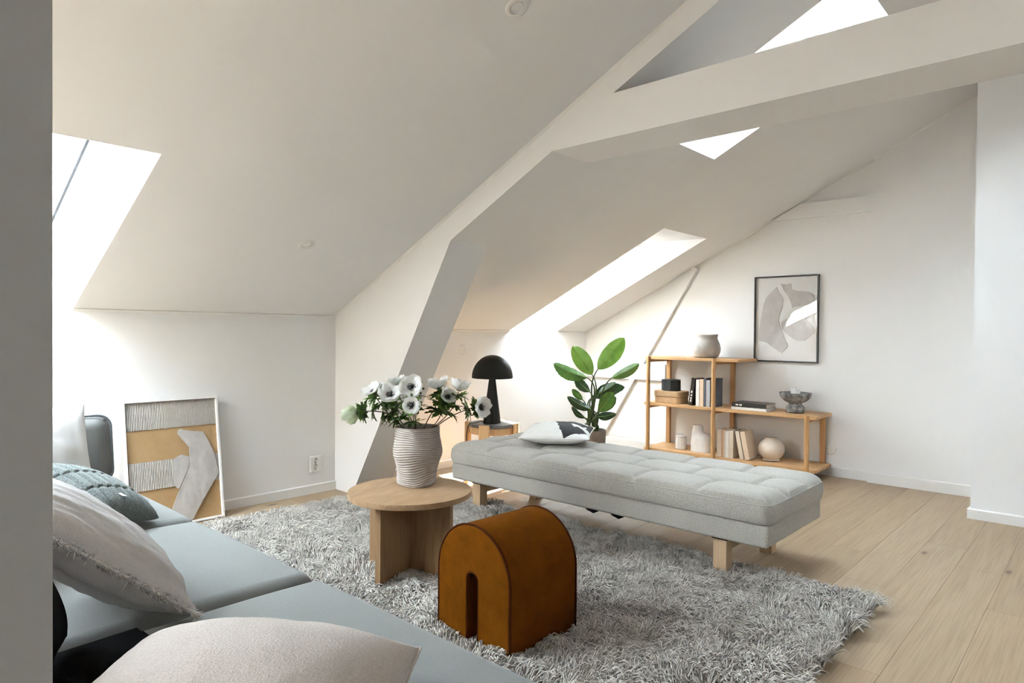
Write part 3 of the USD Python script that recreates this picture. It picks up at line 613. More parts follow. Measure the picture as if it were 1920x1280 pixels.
mt = part(db, 'mattress', cat(top, sd, bot), 'daybed_cloth', smooth=50)
part(mt, 'seam', cat(tube(seam_loop(MW + .001, ML + .001, .385, .05), .0022, 6, closed=True), tube(seam_loop(MW - .004, ML - .004, .3075, .05), .002, 6, closed=True)), 'daybed_cloth')
for sx in (-1, 1):
    for yy in (-.745, .80):
        part(db, 'leg', rbox((.062, .062, .178), .003, 2, at=(sx * .262, yy, (RZ + .0006) * (sx < 0) + .178 / 2)), 'leg_oak')
        part(db, 'leg_plate', box((sx * .262 - .036, yy - .036, .189), (sx * .262 + .036, yy + .036, .204)), 'black_metal', smooth=False)
for yy in (-.745, .80): part(db, 'crossbar', rbox((.47, .045, .045), .003, 2, at=(0, yy, .155)), 'leg_oak')
for yy, xx in ((.02, -.20), (-.14, -.20)):
    part(db, 'hinge', tf(bev([(-.06, 0), (.06, 0), (.06, -.022), (.035, -.05), (-.01, -.062), (-.05, -.04)], .035, .004), np.array([[0, 0, 1, xx], [1, 0, 0, yy], [0, 1, 0, .203], [0, 0, 0, 1.0]])), 'black_metal')

# ------------------------------------------------------------------ cushions
def cushion(w, h, t, pin=.07, p=.55, seed=0, wr=.004, n=44, quilt=None, sag=0.0, low=1.0):
    a = np.linspace(-1, 1, n); a = np.sign(a) * (1 - (1 - np.abs(a)) ** 1.25)
    U, V = np.meshgrid(a, a, indexing='ij')
    x = w / 2 * U * (1 - pin * (1 - V ** 2) * np.abs(U) ** 3); y = h / 2 * V * (1 - pin * (1 - U ** 2) * np.abs(V) ** 3)
    f = np.clip((1 - np.abs(U) ** 2.2) * (1 - np.abs(V) ** 2.2), 0, 1) ** p
    ms = []
    for s in (1, -1):
        q = np.stack([x, y, np.full_like(x, s * .3)], -1)
        edge = np.clip(f * 3, 0, 1) * (1 - .6 * f)
        z = f * t / 2 + wr * edge * (noise(q * [1, 1, 1], 22.0, seed) + .8 * noise(q * [3, .6, 1], 16.0, seed + 5)) * 2 + t * .08 * f * noise(q, 5.0, seed + 9)
        if quilt is not None and s > 0: z = z - quilt(x, y) * np.clip(f * 2, 0, 1)
        P = np.stack([x, y, s * (1 if s > 0 else low) * np.maximum(z, 0) + sag * (U ** 2 - .5)], -1); g = grid(P)
        if s < 0: g.invert()
        ms.append(g)
    m = cat(*ms); m.merge_vertices(digits_vertex=6); return m
def edge_loop(w, h, pin, n=40):
    a = np.linspace(-1, 1, n, endpoint=False); o = np.ones(n)
    U = np.r_[a, o, -a, -o]; V = np.r_[-o, a, o, -a]
    return np.stack([w / 2 * U * (1 - pin * (1 - V ** 2) * np.abs(U) ** 3), h / 2 * V * (1 - pin * (1 - U ** 2) * np.abs(V) ** 3), 0 * U], 1)
def axes_of(n, u):
    n = np.array(n, float); n /= np.linalg.norm(n); u = np.array(u, float); u -= n * (u @ n); u /= np.linalg.norm(u); return (u, np.cross(n, u), n)

# cushion on the daybed: white cotton with black brush strokes
def strokes(name):
    nd = {'t': ('texture_coordinate', {}), 'n': ('noise_texture', {'scale': 22.0, 'detail': 4.0}), 'sub': ('vector_math', {'math_type': 'subtract', 'vector2': (.5, .5, .5)}),
          'scl': ('vector_math', {'math_type': 'scale', 'scale': .035}), 'add': ('vector_math', {'math_type': 'add'}), 'p': ('principled_bsdf', {'roughness': .9, 'specular_ior_level': .1, 'sheen_weight': .1}),
          'n2': ('noise_texture', {'scale': 500.0, 'detail': 2.0}), 'b': ('bump', {'strength': .25, 'distance': .001}), 'one': ('value', {'value': 0.0})}
    ln = [('t.object', 'n.vector'), ('n.color', 'sub.vector1'), ('sub.vector', 'scl.vector1'), ('t.object', 'add.vector1'), ('scl.vector', 'add.vector2'), ('t.object', 'n2.vector'), ('n2.fac', 'b.height'), ('b.normal', 'p.normal')]
    prev = 'one.value'
    for k, (cx, cy, hx, hy, a) in enumerate([(.055, -.055, .042, .13, .32), (.10, .05, .085, .045, -.5), (.135, -.115, .05, .03, -.9), (-.07, .14, .10, .035, .25), (.19, .05, .016, .10, .0)]):
        nd |= {f'm{k}': ('mapping', {'mapping_type': 'texture', 'location': (cx, cy, 0), 'rotation': (0, 0, a), 'scale': (hx, hy, 1)}), f's{k}': ('separate_xyz', {}),
               f'x{k}': ('math', {'math_type': 'absolute'}), f'y{k}': ('math', {'math_type': 'absolute'}), f'q{k}': ('math', {'math_type': 'maximum'}),
               f'l{k}': ('math', {'math_type': 'less_than', 'value2': 1.0}), f'o{k}': ('math', {'math_type': 'maximum'})}
        ln += [('add.vector', f'm{k}.vector'), (f'm{k}.vector', f's{k}.vector'), (f's{k}.x', f'x{k}.value1'), (f's{k}.y', f'y{k}.value1'), (f'x{k}.value', f'q{k}.value1'), (f'y{k}.value', f'q{k}.value2'),
               (f'q{k}.value', f'l{k}.value1'), (f'l{k}.value', f'o{k}.value1'), (prev, f'o{k}.value2')]
        prev = f'o{k}.value'
    nd |= {'sz': ('separate_xyz', {}), 'up': ('math', {'math_type': 'greater_than', 'value2': 0.004}), 'mu': ('math', {'math_type': 'multiply'}), 'mx': ('mix', {'mix_type': 'mix', 'color1': (.76, .755, .72), 'color2': (.035, .035, .037)})}
    ln += [('t.object', 'sz.vector'), ('sz.z', 'up.value1'), (prev, 'mu.value1'), ('up.value', 'mu.value2'), ('mu.value', 'mx.fac'), ('mx.color', 'p.base_color')]
    mat(name, nd, ln, 'p.BSDF')
strokes('stroke_cotton')
M = pose((3.185, 2.52, .489), axes=axes_of((-.04, .0, 1), (.50, -.86, 0)))
c = thing('throw_cushion', 'white cushion with black brush strokes lying on the daybed', 'cushion', M)
part(c, 'cover', cushion(.42, .40, .125, .05, .50, seed=21, wr=.006, low=.92), 'stroke_cotton', smooth=True)
part(c, 'piping', tube(edge_loop(.42, .40, .05), .0026, 6, closed=True), 'white_linen')

# ------------------------------------------------------------------ sofa (the near seats and the far end cushion are in view)
sf = thing('sofa', 'blue-grey fabric sofa with three wide seat cushions along the left', 'sofa', pose((.07, .84, 0)))
SW, SD = .822, .95
part(sf, 'frame', rbox((SD - .03, 2.72, .14), .02, 3, at=(SD / 2 - .01, 1.13, .175)), 'sofa_cloth')
def seat_puff(v):
    e = np.clip((SD / 2 - np.abs(v[:, 0])) / .2, 0, 1) * np.clip((SW / 2 - np.abs(v[:, 1])) / .2, 0, 1)
    v[:, 2] += np.where(v[:, 2] > 0, .018 * np.sqrt(np.clip(e, 0, 1)), 0); return v
W0 = SW
for k in range(3):
    SW = W0 + (.23 if k == 0 else 0)
    q = part(sf, 'seat_cushion', rbox((SD, SW - .004, .17), .048, 5, at=(SD / 2, (k + .5) * W0 - (.115 if k == 0 else 0), .323), deform=seat_puff, inner=14), 'sofa_cloth', smooth=60)
for x in (.06, SD - .17):
    for y in (-.12, 2.40): part(sf, 'leg', tf(lathe([(0, 0), (.012, 0), (.018, .108), (0, .108)], 20), pose((x, y, 0.0 if x < .5 else 0))), 'black_metal')
def lean_cushion(w, h, t, M, seed, mtl, nm, par):
    m = rbox((w, h, t), min(t * .48, .06), 5, inner=16, deform=lambda v: np.c_[v[:, :2] * (1 - .05 * (np.abs(v[:, 2:3]) > t * .2)), v[:, 2] + np.sign(v[:, 2]) * .02 * np.sqrt(np.clip((1 - (2 * v[:, 0] / w) ** 2), 0, 1) * np.clip(1 - (2 * v[:, 1] / h) ** 2, 0, 1))])
    return part(par, nm, tf(m, M), mtl, smooth=60)
# back cushions along the wall side, upright end cushion across the far end
for k in range(1): lean_cushion(.42, .76, .20, pose((.30, 1.69, .615), axes=axes_of((.92, 0, .40), (.40, 0, -.92))), 3 + k, 'sofa_cloth', 'back_cushion', sf)
ec = np.array([.525, 2.42, .580]); ea = axes_of((-.06, -1, .16), (1, 0, 0))
q = lean_cushion(.72, .30, .125, pose(ec, axes=ea), 8, 'sofa_cloth', 'end_cushion', sf)
pl = rrect(.700, .285, .05, 6); part(q, 'piping', tf(tube(np.c_[pl, np.full(len(pl), .042)], .005, 6, closed=True), pose(ec, axes=ea)), 'sofa_piping')
part(sf, 'back_rest', rbox((.12, 2.70, .42), .04, 4, at=(-.055, 1.13, .42)), 'sofa_cloth')

c = thing('throw_cushion', 'plain white cushion leaning at the far end of the sofa', 'cushion', pose((.61, 3.03, .618), axes=axes_of((.05, -.93, .36), (1, .06, 0))))
part(c, 'cover', cushion(.42, .38, .15, .06, .5, seed=31, wr=.010), 'white_linen', smooth=True)
QW, QH = .40, .28
def quilt(x, y):
    rowh = .034; g = .012 * np.exp(-((np.abs((y / rowh) % 1 - .5) - .5) * rowh / .005) ** 2)
    return g + .010 * np.exp(-((np.abs(((x + .03) / .125) % 1 - .5) - .5) * .125 / .005) ** 2)
QM = pose((.70, 2.63, .525), axes=axes_of((.36, -.14, .9), (.35, -.91, -.22)))
c = thing('throw_cushion', 'dark grey quilted lumbar cushion with a small white tag', 'cushion', QM)
part(c, 'cover', cushion(QW, QH, .15, .025, .36, seed=41, wr=.003, n=110, quilt=quilt, low=.6), 'quilt_cloth', smooth=True)
part(c, 'tag', rbox((.030, .018, .002), .0008, 1, at=(.150, -.01, .058)), 'tag_white')
LM = pose((.462, 1.79, .606), axes=axes_of((.64, -.05, .77), (.12, 1, 0)))
c = thing('throw_cushion', 'grey linen cushion with a frayed fringe edge, leaning on the sofa', 'cushion', LM)
part(c, 'cover', cushion(.50, .48, .175, .06, .5, seed=51, wr=.014, n=70), 'grey_linen', smooth=True)
def fringe(w, h, pin):
    r = np.random.default_rng(9); L = edge_loop(w, h, pin, 110); ms = []
    nrm = L.copy(); nrm /= np.linalg.norm(nrm, axis=1, keepdims=True)
    for p, q in zip(L, nrm):
        for z in range(7):
            b = p + r.normal(0, .0035, 3); ln = r.uniform(.004, .009); dd = q + r.normal(0, .6, 3)
            ms.append(tube([b - q * .004, b + dd * ln * .5, b + (dd + r.normal(0, .4, 3)) * ln], [.0012, .0011, .0007], 3, caps=False))
    return cat(*ms)
part(c, 'fringe', fringe(.50, .48, .06), 'fringe_linen', smooth=True, kind='stuff')
part(c, 'hem', tube(edge_loop(.502, .482, .06), .005, 6, closed=True), 'fringe_linen')
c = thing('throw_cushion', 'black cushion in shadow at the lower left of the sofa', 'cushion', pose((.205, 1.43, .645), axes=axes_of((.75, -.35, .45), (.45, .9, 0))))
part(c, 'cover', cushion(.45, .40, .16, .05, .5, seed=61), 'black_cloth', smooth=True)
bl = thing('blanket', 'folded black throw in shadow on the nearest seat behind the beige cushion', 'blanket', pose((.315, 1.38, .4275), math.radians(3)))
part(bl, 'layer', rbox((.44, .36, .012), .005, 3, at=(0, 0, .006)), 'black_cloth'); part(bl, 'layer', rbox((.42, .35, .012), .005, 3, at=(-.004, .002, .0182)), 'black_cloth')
c = thing('throw_cushion', 'beige boucle cushion in the foreground on the nearest sofa seat', 'cushion', pose((.458, 1.00, .484), axes=axes_of((0, -.06, 1), (.72, .69, 0))))
part(c, 'cover', cushion(.525, .525, .25, .06, .55, seed=71, wr=.004, n=60, low=.15), 'boucle', smooth=True)
part(c, 'seam', tube(edge_loop(.525, .525, .06), .003, 6, closed=True), 'boucle')

# ------------------------------------------------------------------ art leaning on the knee wall
AW, AH = .514, .712
sl = math.atan2(.112, .70)
am = pose((1.475, 3.882, .002), axes=((1, 0, 0), (0, math.sin(sl), math.cos(sl)), (0, -math.cos(sl), math.sin(sl))))
ar = thing('framed_art', 'white framed collage of corrugated card and grey paper leaning on the knee wall', 'picture', am)
def frame_bars(par, w, h, b, d, m):
    part(par, 'frame_bar', mv(bev([(-w / 2, 0), (w / 2, 0), (w / 2 - b, b), (-w / 2 + b, b)], d, .001), (0, 0, 0)), m, smooth=20)
    part(par, 'frame_bar', bev([(-w / 2 + b, h - b), (w / 2 - b, h - b), (w / 2, h), (-w / 2, h)], d, .001), m, smooth=20)
    part(par, 'frame_bar', bev([(-w / 2, 0), (-w / 2 + b, b), (-w / 2 + b, h - b), (-w / 2, h)], d, .001), m, smooth=20)
    part(par, 'frame_bar', bev([(w / 2 - b, b), (w / 2, 0), (w / 2, h), (w / 2 - b, h - b)], d, .001), m, smooth=20)
FB = .012
frame_bars(ar, AW, AH, FB, .024, 'trim_paint')
iw, ih = AW - 2 * FB, AH - 2 * FB
part(ar, 'backing', box((-iw / 2, FB, .001), (iw / 2, AH - FB, .006)), 'cardboard', smooth=False)
ab = lambda a, b: np.array([-iw / 2 + a * iw, AH - FB - b * ih])
def ribbed(a0, a1, b0, b1, z, pitch=.0085, amp=.0030):
    x0, y1 = ab(a0, b0); x1, y0 = ab(a1, b1); n = int((x1 - x0) / pitch * 8); xs = np.linspace(x0, x1, n)
    zz = z - .0005 + amp * 2 * np.abs(np.cos((xs - x0) / pitch * math.pi)) ** .7; zz[0] = zz[-1] = z - .002
    P = np.stack([np.c_[xs, np.full(n, y0), zz], np.c_[xs, np.full(n, y1), zz]]); m = grid(P); m.invert(); return m
part(ar, 'corrugated_strip', ribbed(0, 1, 0, .222, .0065), 'corrugated', smooth=60)
part(ar, 'corrugated_strip', ribbed(0, 1, .477, .702, .0065), 'corrugated', smooth=60)
part(ar, 'card_panel', box((*ab(0, .477), .006), (*ab(1, .222), .0072)), 'cardboard', smooth=False)
def crumple(poly, z, amp, seed, fr=26.0, thick=.003):
    """a sheet with the given outline, wrinkled in relief"""
    from shapely.geometry import Point
    P = Polygon(poly).buffer(0); pts = list(np.array(P.exterior.segmentize(.012).coords)[:-1]); x0, y0, x1, y1 = P.bounds
    inn = P.buffer(-.004)
    for gx in np.arange(x0, x1, .009):
        for gy in np.arange(y0, y1, .009):
            if inn.contains(Point(gx, gy)): pts.append((gx, gy))
    pts = np.array(pts, float); from scipy.spatial import Delaunay
    T = Delaunay(pts).simplices; ctr = pts[T].mean(1); keep = np.array([P.buffer(1e-4).contains(Point(*c_)) for c_ in ctr]); T = T[keep]
    q = np.c_[pts, np.zeros(len(pts))]; zz = z + thick + amp * np.abs(noise(q @ np.array([[.8, .6, 0], [-.25, .35, 0], [0, 0, 1]]), fr, seed)) * 2
    v = np.c_[pts, zz]; nb = len(P.exterior.segmentize(.012).coords) - 1
    a = np.cross(v[T[:, 1]] - v[T[:, 0]], v[T[:, 2]] - v[T[:, 0]])[:, 2]; T[a < 0] = T[a < 0][:, ::-1]
    rim = np.c_[pts[:nb], np.full(nb, z)]; k = len(v); v = np.vstack([v, rim]); f = [T]
    i = np.arange(nb); j = (i + 1) % nb; f += [np.stack([i, k + i, j], 1), np.stack([j, k + i, k + j], 1)]
    m = TM(v, np.concatenate(f)); return m
XL = lambda y: 108 + 42 * (y - 155) / 780.; XR = lambda y: 935 + 70 * (y - 95) / 1065.
def from_px(L):
    o = []
    for x, y in L:
        a = (x - XL(y)) / (XR(y) - XL(y)); t0 = 155 - 60 * a; b = (y - t0) / (1095 - 30 * a); o.append(ab(a, min(b, .998)))
    return o
part(ar, 'paper_piece', crumple(from_px([(525, 650), (565, 630), (610, 605), (690, 630), (680, 720), (590, 905), (570, 900), (555, 880), (545, 790)]), .0128, .0035, 4), 'grey_paper', smooth=40)
part(ar, 'paper_piece', crumple(from_px([(575, 425), (578, 395), (600, 376), (650, 390), (720, 398), (818, 402), (870, 490), (920, 590), (950, 690), (968, 775), (960, 800), (880, 920), (800, 1040), (720, 1180), (680, 1245), (470, 1245), (520, 1100), (575, 960), (640, 810), (685, 715), (690, 640), (685, 545)]), .0128, .0045, 7), 'grey_paper', smooth=40)

# ------------------------------------------------------------------ framed print on the gable wall
gw, gh = .516, .708
gp = thing('framed_print', 'black framed print of torn grey cloth shapes on the gable wall', 'picture', pose((X1 - .0005, 2.0, .878), axes=((0, -1, 0), (0, 0, 1), (-1, 0, 0))))
frame_bars(gp, gw, gh, .011, .022, 'black_gloss')
b = .011
part(gp, 'mat_board', box((-gw / 2 + b, b, .001), (gw / 2 - b, gh - b, .006)), 'mat_paper', smooth=False)
def pp(L):
    o = []
    for x, y in L:
        a = (x - 122) / 723.; t0 = 140 - 40 * a; o.append((-gw / 2 + b + a * (gw - 2 * b), gh - b - (y - t0) / (970 + 70 * a) * (gh - 2 * b)))
    return o
part(gp, 'cloth_shape', crumple(pp([(370, 240), (410, 320), (450, 370), (440, 480), (412, 560), (400, 640), (425, 730), (470, 850), (515, 945), (480, 990), (440, 1030), (390, 1000), (340, 965), (260, 905), (160, 880), (165, 820), (180, 640), (210, 470), (245, 370), (330, 280)]), .006, .0016, 14, 30), 'collage_cloth', smooth=40)
part(gp, 'cloth_shape', crumple(pp([(420, 200), (480, 208), (540, 195), (548, 268), (620, 285), (690, 290), (745, 298), (800, 330), (820, 400), (740, 450), (640, 470), (590, 470), (560, 490), (540, 420), (505, 340), (460, 285)]), .006, .0016, 15, 30), 'collage_cloth', smooth=40)
part(gp, 'cloth_shape', crumple(pp([(430, 660), (480, 625), (535, 610), (545, 555), (600, 540), (680, 600), (720, 640), (780, 700), (825, 770), (770, 820), (705, 885), (650, 882), (600, 880), (520, 820), (440, 745)]), .006, .0016, 16, 30), 'collage_cloth', smooth=40)
part(gp, 'glass', TM([(-gw / 2 + b, b, .017), (gw / 2 - b, b, .017), (gw / 2 - b, gh - b, .017), (-gw / 2 + b, gh - b, .017)], [(0, 1, 2), (0, 2, 3)]), 'art_glass', smooth=False)

# ------------------------------------------------------------------ oak shelf on the gable wall
SX0, SX1 = 5.118, 5.495
sh = thing('open_shelf', 'low stepped oak shelf with round posts against the gable wall', 'shelf', pose(((SX0 + SX1) / 2, 2.36, 0)))
ox, oy = -(SX0 + SX1) / 2, -2.36
PYS = (3.040, 2.430, 1.690)
def shelf_board(y0, y1, zt, lab=None):
    p = rrect(SX1 - SX0, y1 - y0, .022, 5); m = bev(p, .024, .002, 2)
    return part(sh, 'shelf_board', mv(m, (0, (y0 + y1) / 2 + oy, zt - .024)), 'shelf_oak')
Z1, Z2, Z3 = .100, .4975, .902
shelf_board(1.625, 3.090, Z1); shelf_board(1.625, 3.090, Z2); shelf_board(2.215, 3.085, Z3)
for k, y in enumerate(PYS):
    zt = Z3 + .002 if k < 2 else Z2 + .004
    part(sh, 'post', mv(lathe([(0, 0), (.0155, 0), (.0175, .002), (.0175, zt - .073), (.0155, zt - .070), (0, zt - .070)], 24), (SX0 + ox - .004, y + oy, .070)), 'post_oak')
    part(sh, 'post', rbox((.03, .038, zt - .004 - (Z1 - .030)), .003, 2, at=(SX1 + ox - .012, y + oy, (zt - .004 + Z1 - .030) / 2)), 'post_oak')
    for zz in ([Z2, Z3] if k < 2 else [Z2]): part(sh, 'crossbar', rbox((SX1 - SX0 - .03, .022, .024), .002, 1, at=(0, y + oy, zz - .036)), 'post_oak')
part(sh, 'plinth', box((-.12, 1.76 + oy, 0), (.16, 2.96 + oy, Z1 - .024)), 'post_oak', smooth=False)

# things on the shelf, left to right
pt = thing('stone_pot', 'rough pale stone pot standing on the top shelf', 'pot', pose((5.285, 2.585, Z3 + .0008)))
part(pt, 'body', lathe([(0, 0), (.085, 0), (.105, .012), (.120, .05), (.1225, .078), (.115, .115), (.100, .150), (.094, .168), (.097, .185), (.100, .194), (.097, .199), (.090, .196), (.087, .17), (.09, .12), (0, .10)], 56,
     lambda P: P * (1 + .035 * noise(P, 14.0, 8)[..., None])), 'concrete_pot', smooth=True)
bx = thing('storage_box', 'tan lidded card box with rounded corners on the middle shelf', 'box', pose((5.245, 2.885, Z2 + .0008), math.radians(-4)))
part(bx, 'body', bev(rrect(.165, .275, .045, 8), .062, .002), 'card_box'); part(bx, 'lid', mv(bev(rrect(.175, .288, .05, 8), .047, .004, 2), (0, 0, .058)), 'card_box')
bk = thing('storage_box', 'small charcoal octagonal box on top of the tan box', 'box', pose((5.24, 2.885, Z2 + .1066)))
part(bk, 'body', bev(ngon(8, .088, math.pi / 8, .85, .95), .088, .003), 'black_mat', smooth=15); part(bk, 'lid', mv(bev(ngon(8, .089, math.pi / 8, .85, .95), .012, .003), (0, 0, .086)), 'black_mat', smooth=15)

def book(name, label, y, w, h, d, cover, z, tilt=0.0, x=5.15, page='page_paper', group=None, letters=0, flat_=None):
    """upright book: spine faces the room (-x); y is its left edge in the picture at the foot, w its thickness"""
    if flat_ is None:
        c, s = math.cos(tilt), math.sin(tilt)
        M = pose((x, y, z), axes=((1, 0, 0), (0, c, s), (0, -s, c))) if tilt <= 0 else pose((x, y, z), axes=((1, 0, 0), (0, c, s), (0, -s, c)))
    else: M = flat_
    t = thing(name, label, 'book', M, group=group)
    part(t, 'spine', rbox((.004, w, h), .0015, 2, at=(.002, -w / 2, h / 2)), cover)
    for k in (0, 1): part(t, 'cover', rbox((d - .003, .0025, h), .001, 1, at=((d + .003) / 2, -.00125 - k * (w - .0025), h / 2)), cover)
    part(t, 'pages', box((.004, -w + .0026, .003), (d - .004, -.0026, h - .003)), page, smooth=False)
    rr = random.Random(int(y * 1000))
    for k in range(letters):
        zz = h * (.12 + .11 * k); part(t, 'spine_lettering', box((-.0004, -w / 2 - w * .18, zz), (.0006, -w / 2 + w * .18, zz + h * rr.uniform(.04, .09))), 'tag_white', smooth=False)
Z2 += .0008; Z1 += .0008
G1, G2 = 'books standing on the middle shelf', 'books standing on the bottom shelf'
book('book', 'black book with pale spine lettering leaning on the others on the middle shelf', 2.672, .034, .232, .165, 'black_gloss', Z2 + .0052, .125, group=G1, letters=4)
book('book', 'white spined book, second from the left on the middle shelf', 2.604, .030, .222, .155, 'book_white', Z2, group=G1)
book('book', 'beige spined book between the white and slate ones on the middle shelf', 2.570, .034, .226, .155, 'book_beige', Z2, group=G1)
book('book', 'slim slate book beside the beige one on the middle shelf', 2.533, .018, .236, .16, 'book_slate', Z2, group=G1)
book('book', 'grey spined book nearest the post on the middle shelf', 2.512, .034, .222, .155, 'book_grey', Z2, group=G1)
book('book', 'dark book mostly behind the post on the middle shelf', 2.475, .028, .236, .16, 'book_slate', Z2, group=G1, x=5.16)
book('book', 'white book lying flat under the black book', 0, .022, .285, .205, 'book_white', 0, flat_=pose((5.145, 2.292, Z2), axes=((1, 0, 0), (0, 0, -1), (0, 1, 0))) @ np.diag([1, 1, -1, 1]) if False else pose((5.145, 2.292, Z2 + .022), axes=((1, 0, 0), (0, 0, 1), (0, -1, 0))), page='mat_paper')
book('book', 'thick black book lying flat on the white one', 0, .034, .28, .20, 'black_gloss', 0, flat_=pose((5.150, 2.290, Z2 + .0562), axes=((1, 0, 0), (0, 0, 1), (0, -1, 0))), letters=2)
Z2 -= .0008; Z1 -= .0008
bo = thing('pedestal_bowl', 'grey pitted stone bowl on a thick foot, on the right of the shelf', 'bowl', pose((5.285, 1.835, Z2 + .0008)))
part(bo, 'bowl', lathe([(0, 0), (.062, 0), (.068, .008), (.068, .045), (.060, .056), (.048, .064), (.050, .076), (.080, .090), (.108, .118), (.117, .152), (.113, .157), (.106, .150), (.09, .118), (.05, .100), (0, .097)], 64,
     lambda P: P * (1 + .03 * noise(P, 40.0, 6)[..., None])), 'grey_tuff', smooth=True)
cd = thing('candle', 'short white candle standing in the stone bowl', 'candle', pose((5.285, 1.835, Z2 + .098)))
part(cd, 'wax', lathe([(0, 0), (.034, 0), (.035, .002), (.035, .088), (.032, .092), (.02, .089), (0, .088)], 32), 'candle_wax', smooth=40); part(cd, 'wick', tube([(0, 0, .086), (.001, 0, .095), (.003, 0, .101)], .0012, 6), 'black_mat')
jr = thing('lidded_jar', 'small white fluted jar with a knob lid on the bottom shelf', 'jar', pose((5.265, 2.795, Z1 + .0008)))
flu = lambda P: np.concatenate([P[..., :2] * (1 - .022 * np.abs(np.sin(14 * np.arctan2(P[..., 1:2], P[..., :1])))), P[..., 2:]], -1)
part(jr, 'body', lathe([(0, 0), (.043, 0), (.047, .004), (.047, .098), (.044, .102), (0, .103)], 140, flu), 'plaster_white', smooth=40)
part(jr, 'lid', lathe([(0, .103), (.046, .103), (.046, .112), (.040, .119), (.016, .122), (.014, .126), (.017, .133), (.010, .138), (0, .138)], 40), 'plaster_white', smooth=40)
vs = thing('sculptural_vase', 'white asymmetrical vase with a stepped shoulder on the bottom shelf', 'vase', pose((5.265, 2.605, Z1 + .0008)))
def svase():
    zs = np.linspace(0, 1, 60); P = np.zeros((48, 60, 3)); a = np.linspace(0, 2 * math.pi, 48, endpoint=False)
    for j, t in enumerate(zs):
        z = .222 * t; L = np.interp(t, [0, .3, .7, 1], [.092, .092, .084, .074]); Rr = np.interp(t, [0, .3, .60, .66, .70, .78, 1], [.092, .088, .078, .066, .030, .014, .008])
        cy = (L - Rr) / 2; ry = (L + Rr) / 2; rx = np.interp(t, [0, .5, 1], [.062, .056, .036])
        P[:, j, 0] = np.cos(a) * rx; P[:, j, 1] = cy + np.sin(a) * ry; P[:, j, 2] = z + (.012 * t * (np.sin(a) * ry - .0))
    fl2 = 1 + .018 * np.abs(np.sin(11 * a))[:, None] * np.linspace(1, .3, 60)[None]
    P[..., 0] *= fl2; P[..., 1] *= fl2; m = grid(P, wu=True)
    return P, m
P_, m_ = svase()
inn = np.stack([P_[:, -1], P_[:, -1] * [.8, .88, 1] + [0, .004, -.004], P_[:, -1] * [.78, .85, 1] + [0, .004, -.05]], 1)
btm = np.stack([P_[:, 0], P_[:, 0] * [0, 0, 1]], 1)
i2 = grid(inn, wu=True); b2 = grid(btm, wu=True); b2.invert()
part(vs, 'body', cat(m_, i2, b2), 'plaster_white', smooth=45)
rb = [('pale cream book by the post on the bottom shelf', .036, .222, 'book_cream'), ('brown spined book, second on the bottom shelf', .016, .226, 'book_tan'), ('slim cream book, third on the bottom shelf', .014, .224, 'book_cream'), ('white spined book, fourth on the bottom shelf', .032, .218, 'book_white'), ('thick cream book beside the leaning ones on the bottom shelf', .034, .224, 'book_cream')]
yy = 2.408
for lab, w, h, cvr in rb: book('book', lab, yy, w, h, .15, cvr, Z1, group=G2, x=5.145); yy -= w + .0012
book('book', 'first of two cream books leaning left on the bottom shelf', 2.213, .032, .225, .15, 'book_cream', Z1, -.20, group=G2, x=5.145)
book('book', 'last cream book with dark edges leaning at the right on the bottom shelf', 2.172, .040, .225, .15, 'book_beige', Z1, -.20, group=G2, x=5.145)
sv = thing('globe_vase', 'glossy cream globe vase on the bottom shelf', 'vase', pose((5.285, 2.015, Z1 + .0008)))
part(sv, 'body', lathe([(0, 0), (.05, 0), (.068, .006)] + [(math.cos(t) * .100, .092 + math.sin(t) * .092) for t in np.linspace(-.95, 1.05, 26)] + [(.050, .178), (.046, .181), (.043, .176), (.048, .165), (.085, .13), (.09, .08), (0, .03)], 64), 'cream_glaze', smooth=50)

# ------------------------------------------------------------------ side table, lamp, cord
SX, SY, SZ = 3.425, 3.318, .45
stb = thing('side_table', 'small round side table with a dark granite top and pale wood legs', 'table', pose((SX, SY, 0), math.radians(27)))
part(stb, 'stone_top', mv(bev(ngon(72, .168), .022, .003, 2), (0, 0, SZ - .022)), 'dark_granite')
for k in range(4):
    a = k * math.pi / 2; lg = rbox((.026, .075, SZ + .004), .003, 2, at=(.182, 0, (SZ + .004) / 2)); part(stb, 'leg', tf(lg, rot(a, (0, 0, 1))), 'pine')
for k in range(2): part(stb, 'crossbar', tf(rbox((.338, .026, .058), .002, 1, at=(0, 0, SZ - .022 - .030 - .0005 * k)), rot(k * math.pi / 2, (0, 0, 1))), 'pine')
part(stb, 'apron', mv(grid(np.stack([np.c_[ngon(72, rr_), np.full(72, zz)] for rr_, zz in ((.160, 0), (.160, -.048), (.148, -.048), (.148, 0), (.160, 0))]), wv=True), (0, 0, SZ - .0225)), 'pine', smooth=30)
lp = thing('table_lamp', 'matt black mushroom table lamp on the granite side table', 'lamp', pose((SX, SY, SZ + .0005)))
part(lp, 'base', lathe([(0, 0), (.062, 0), (.0645, .003), (.0645, .012), (.062, .018), (.020, .345), (0, .345)], 48), 'black_metal', smooth=30)
dome = [(.148 * math.cos(t), .325 + .163 * math.sin(t)) for t in np.linspace(0, math.pi / 2, 26)]
part(lp, 'shade', lathe([(.144, .322), (.148, .325)] + dome[1:-1] + [(0, .488)] , 64), 'black_metal', smooth=40)
part(lp, 'shade_inside', lathe([(.144, .322)] + [(.143 * math.cos(t), .324 + .156 * math.sin(t)) for t in np.linspace(.02, math.pi / 2, 20)], 64), 'white_plastic', smooth=40)
part(lp, 'bulb', lathe([(0, .345), (.013, .346), (.014, .37), (.027, .40), (.028, .42), (.018, .442), (0, .448)], 24), 'white_plastic', smooth=True)
cd_ = lambda q, z, a=162: (q * math.cos(math.radians(a)), q * math.sin(math.radians(a)), z)
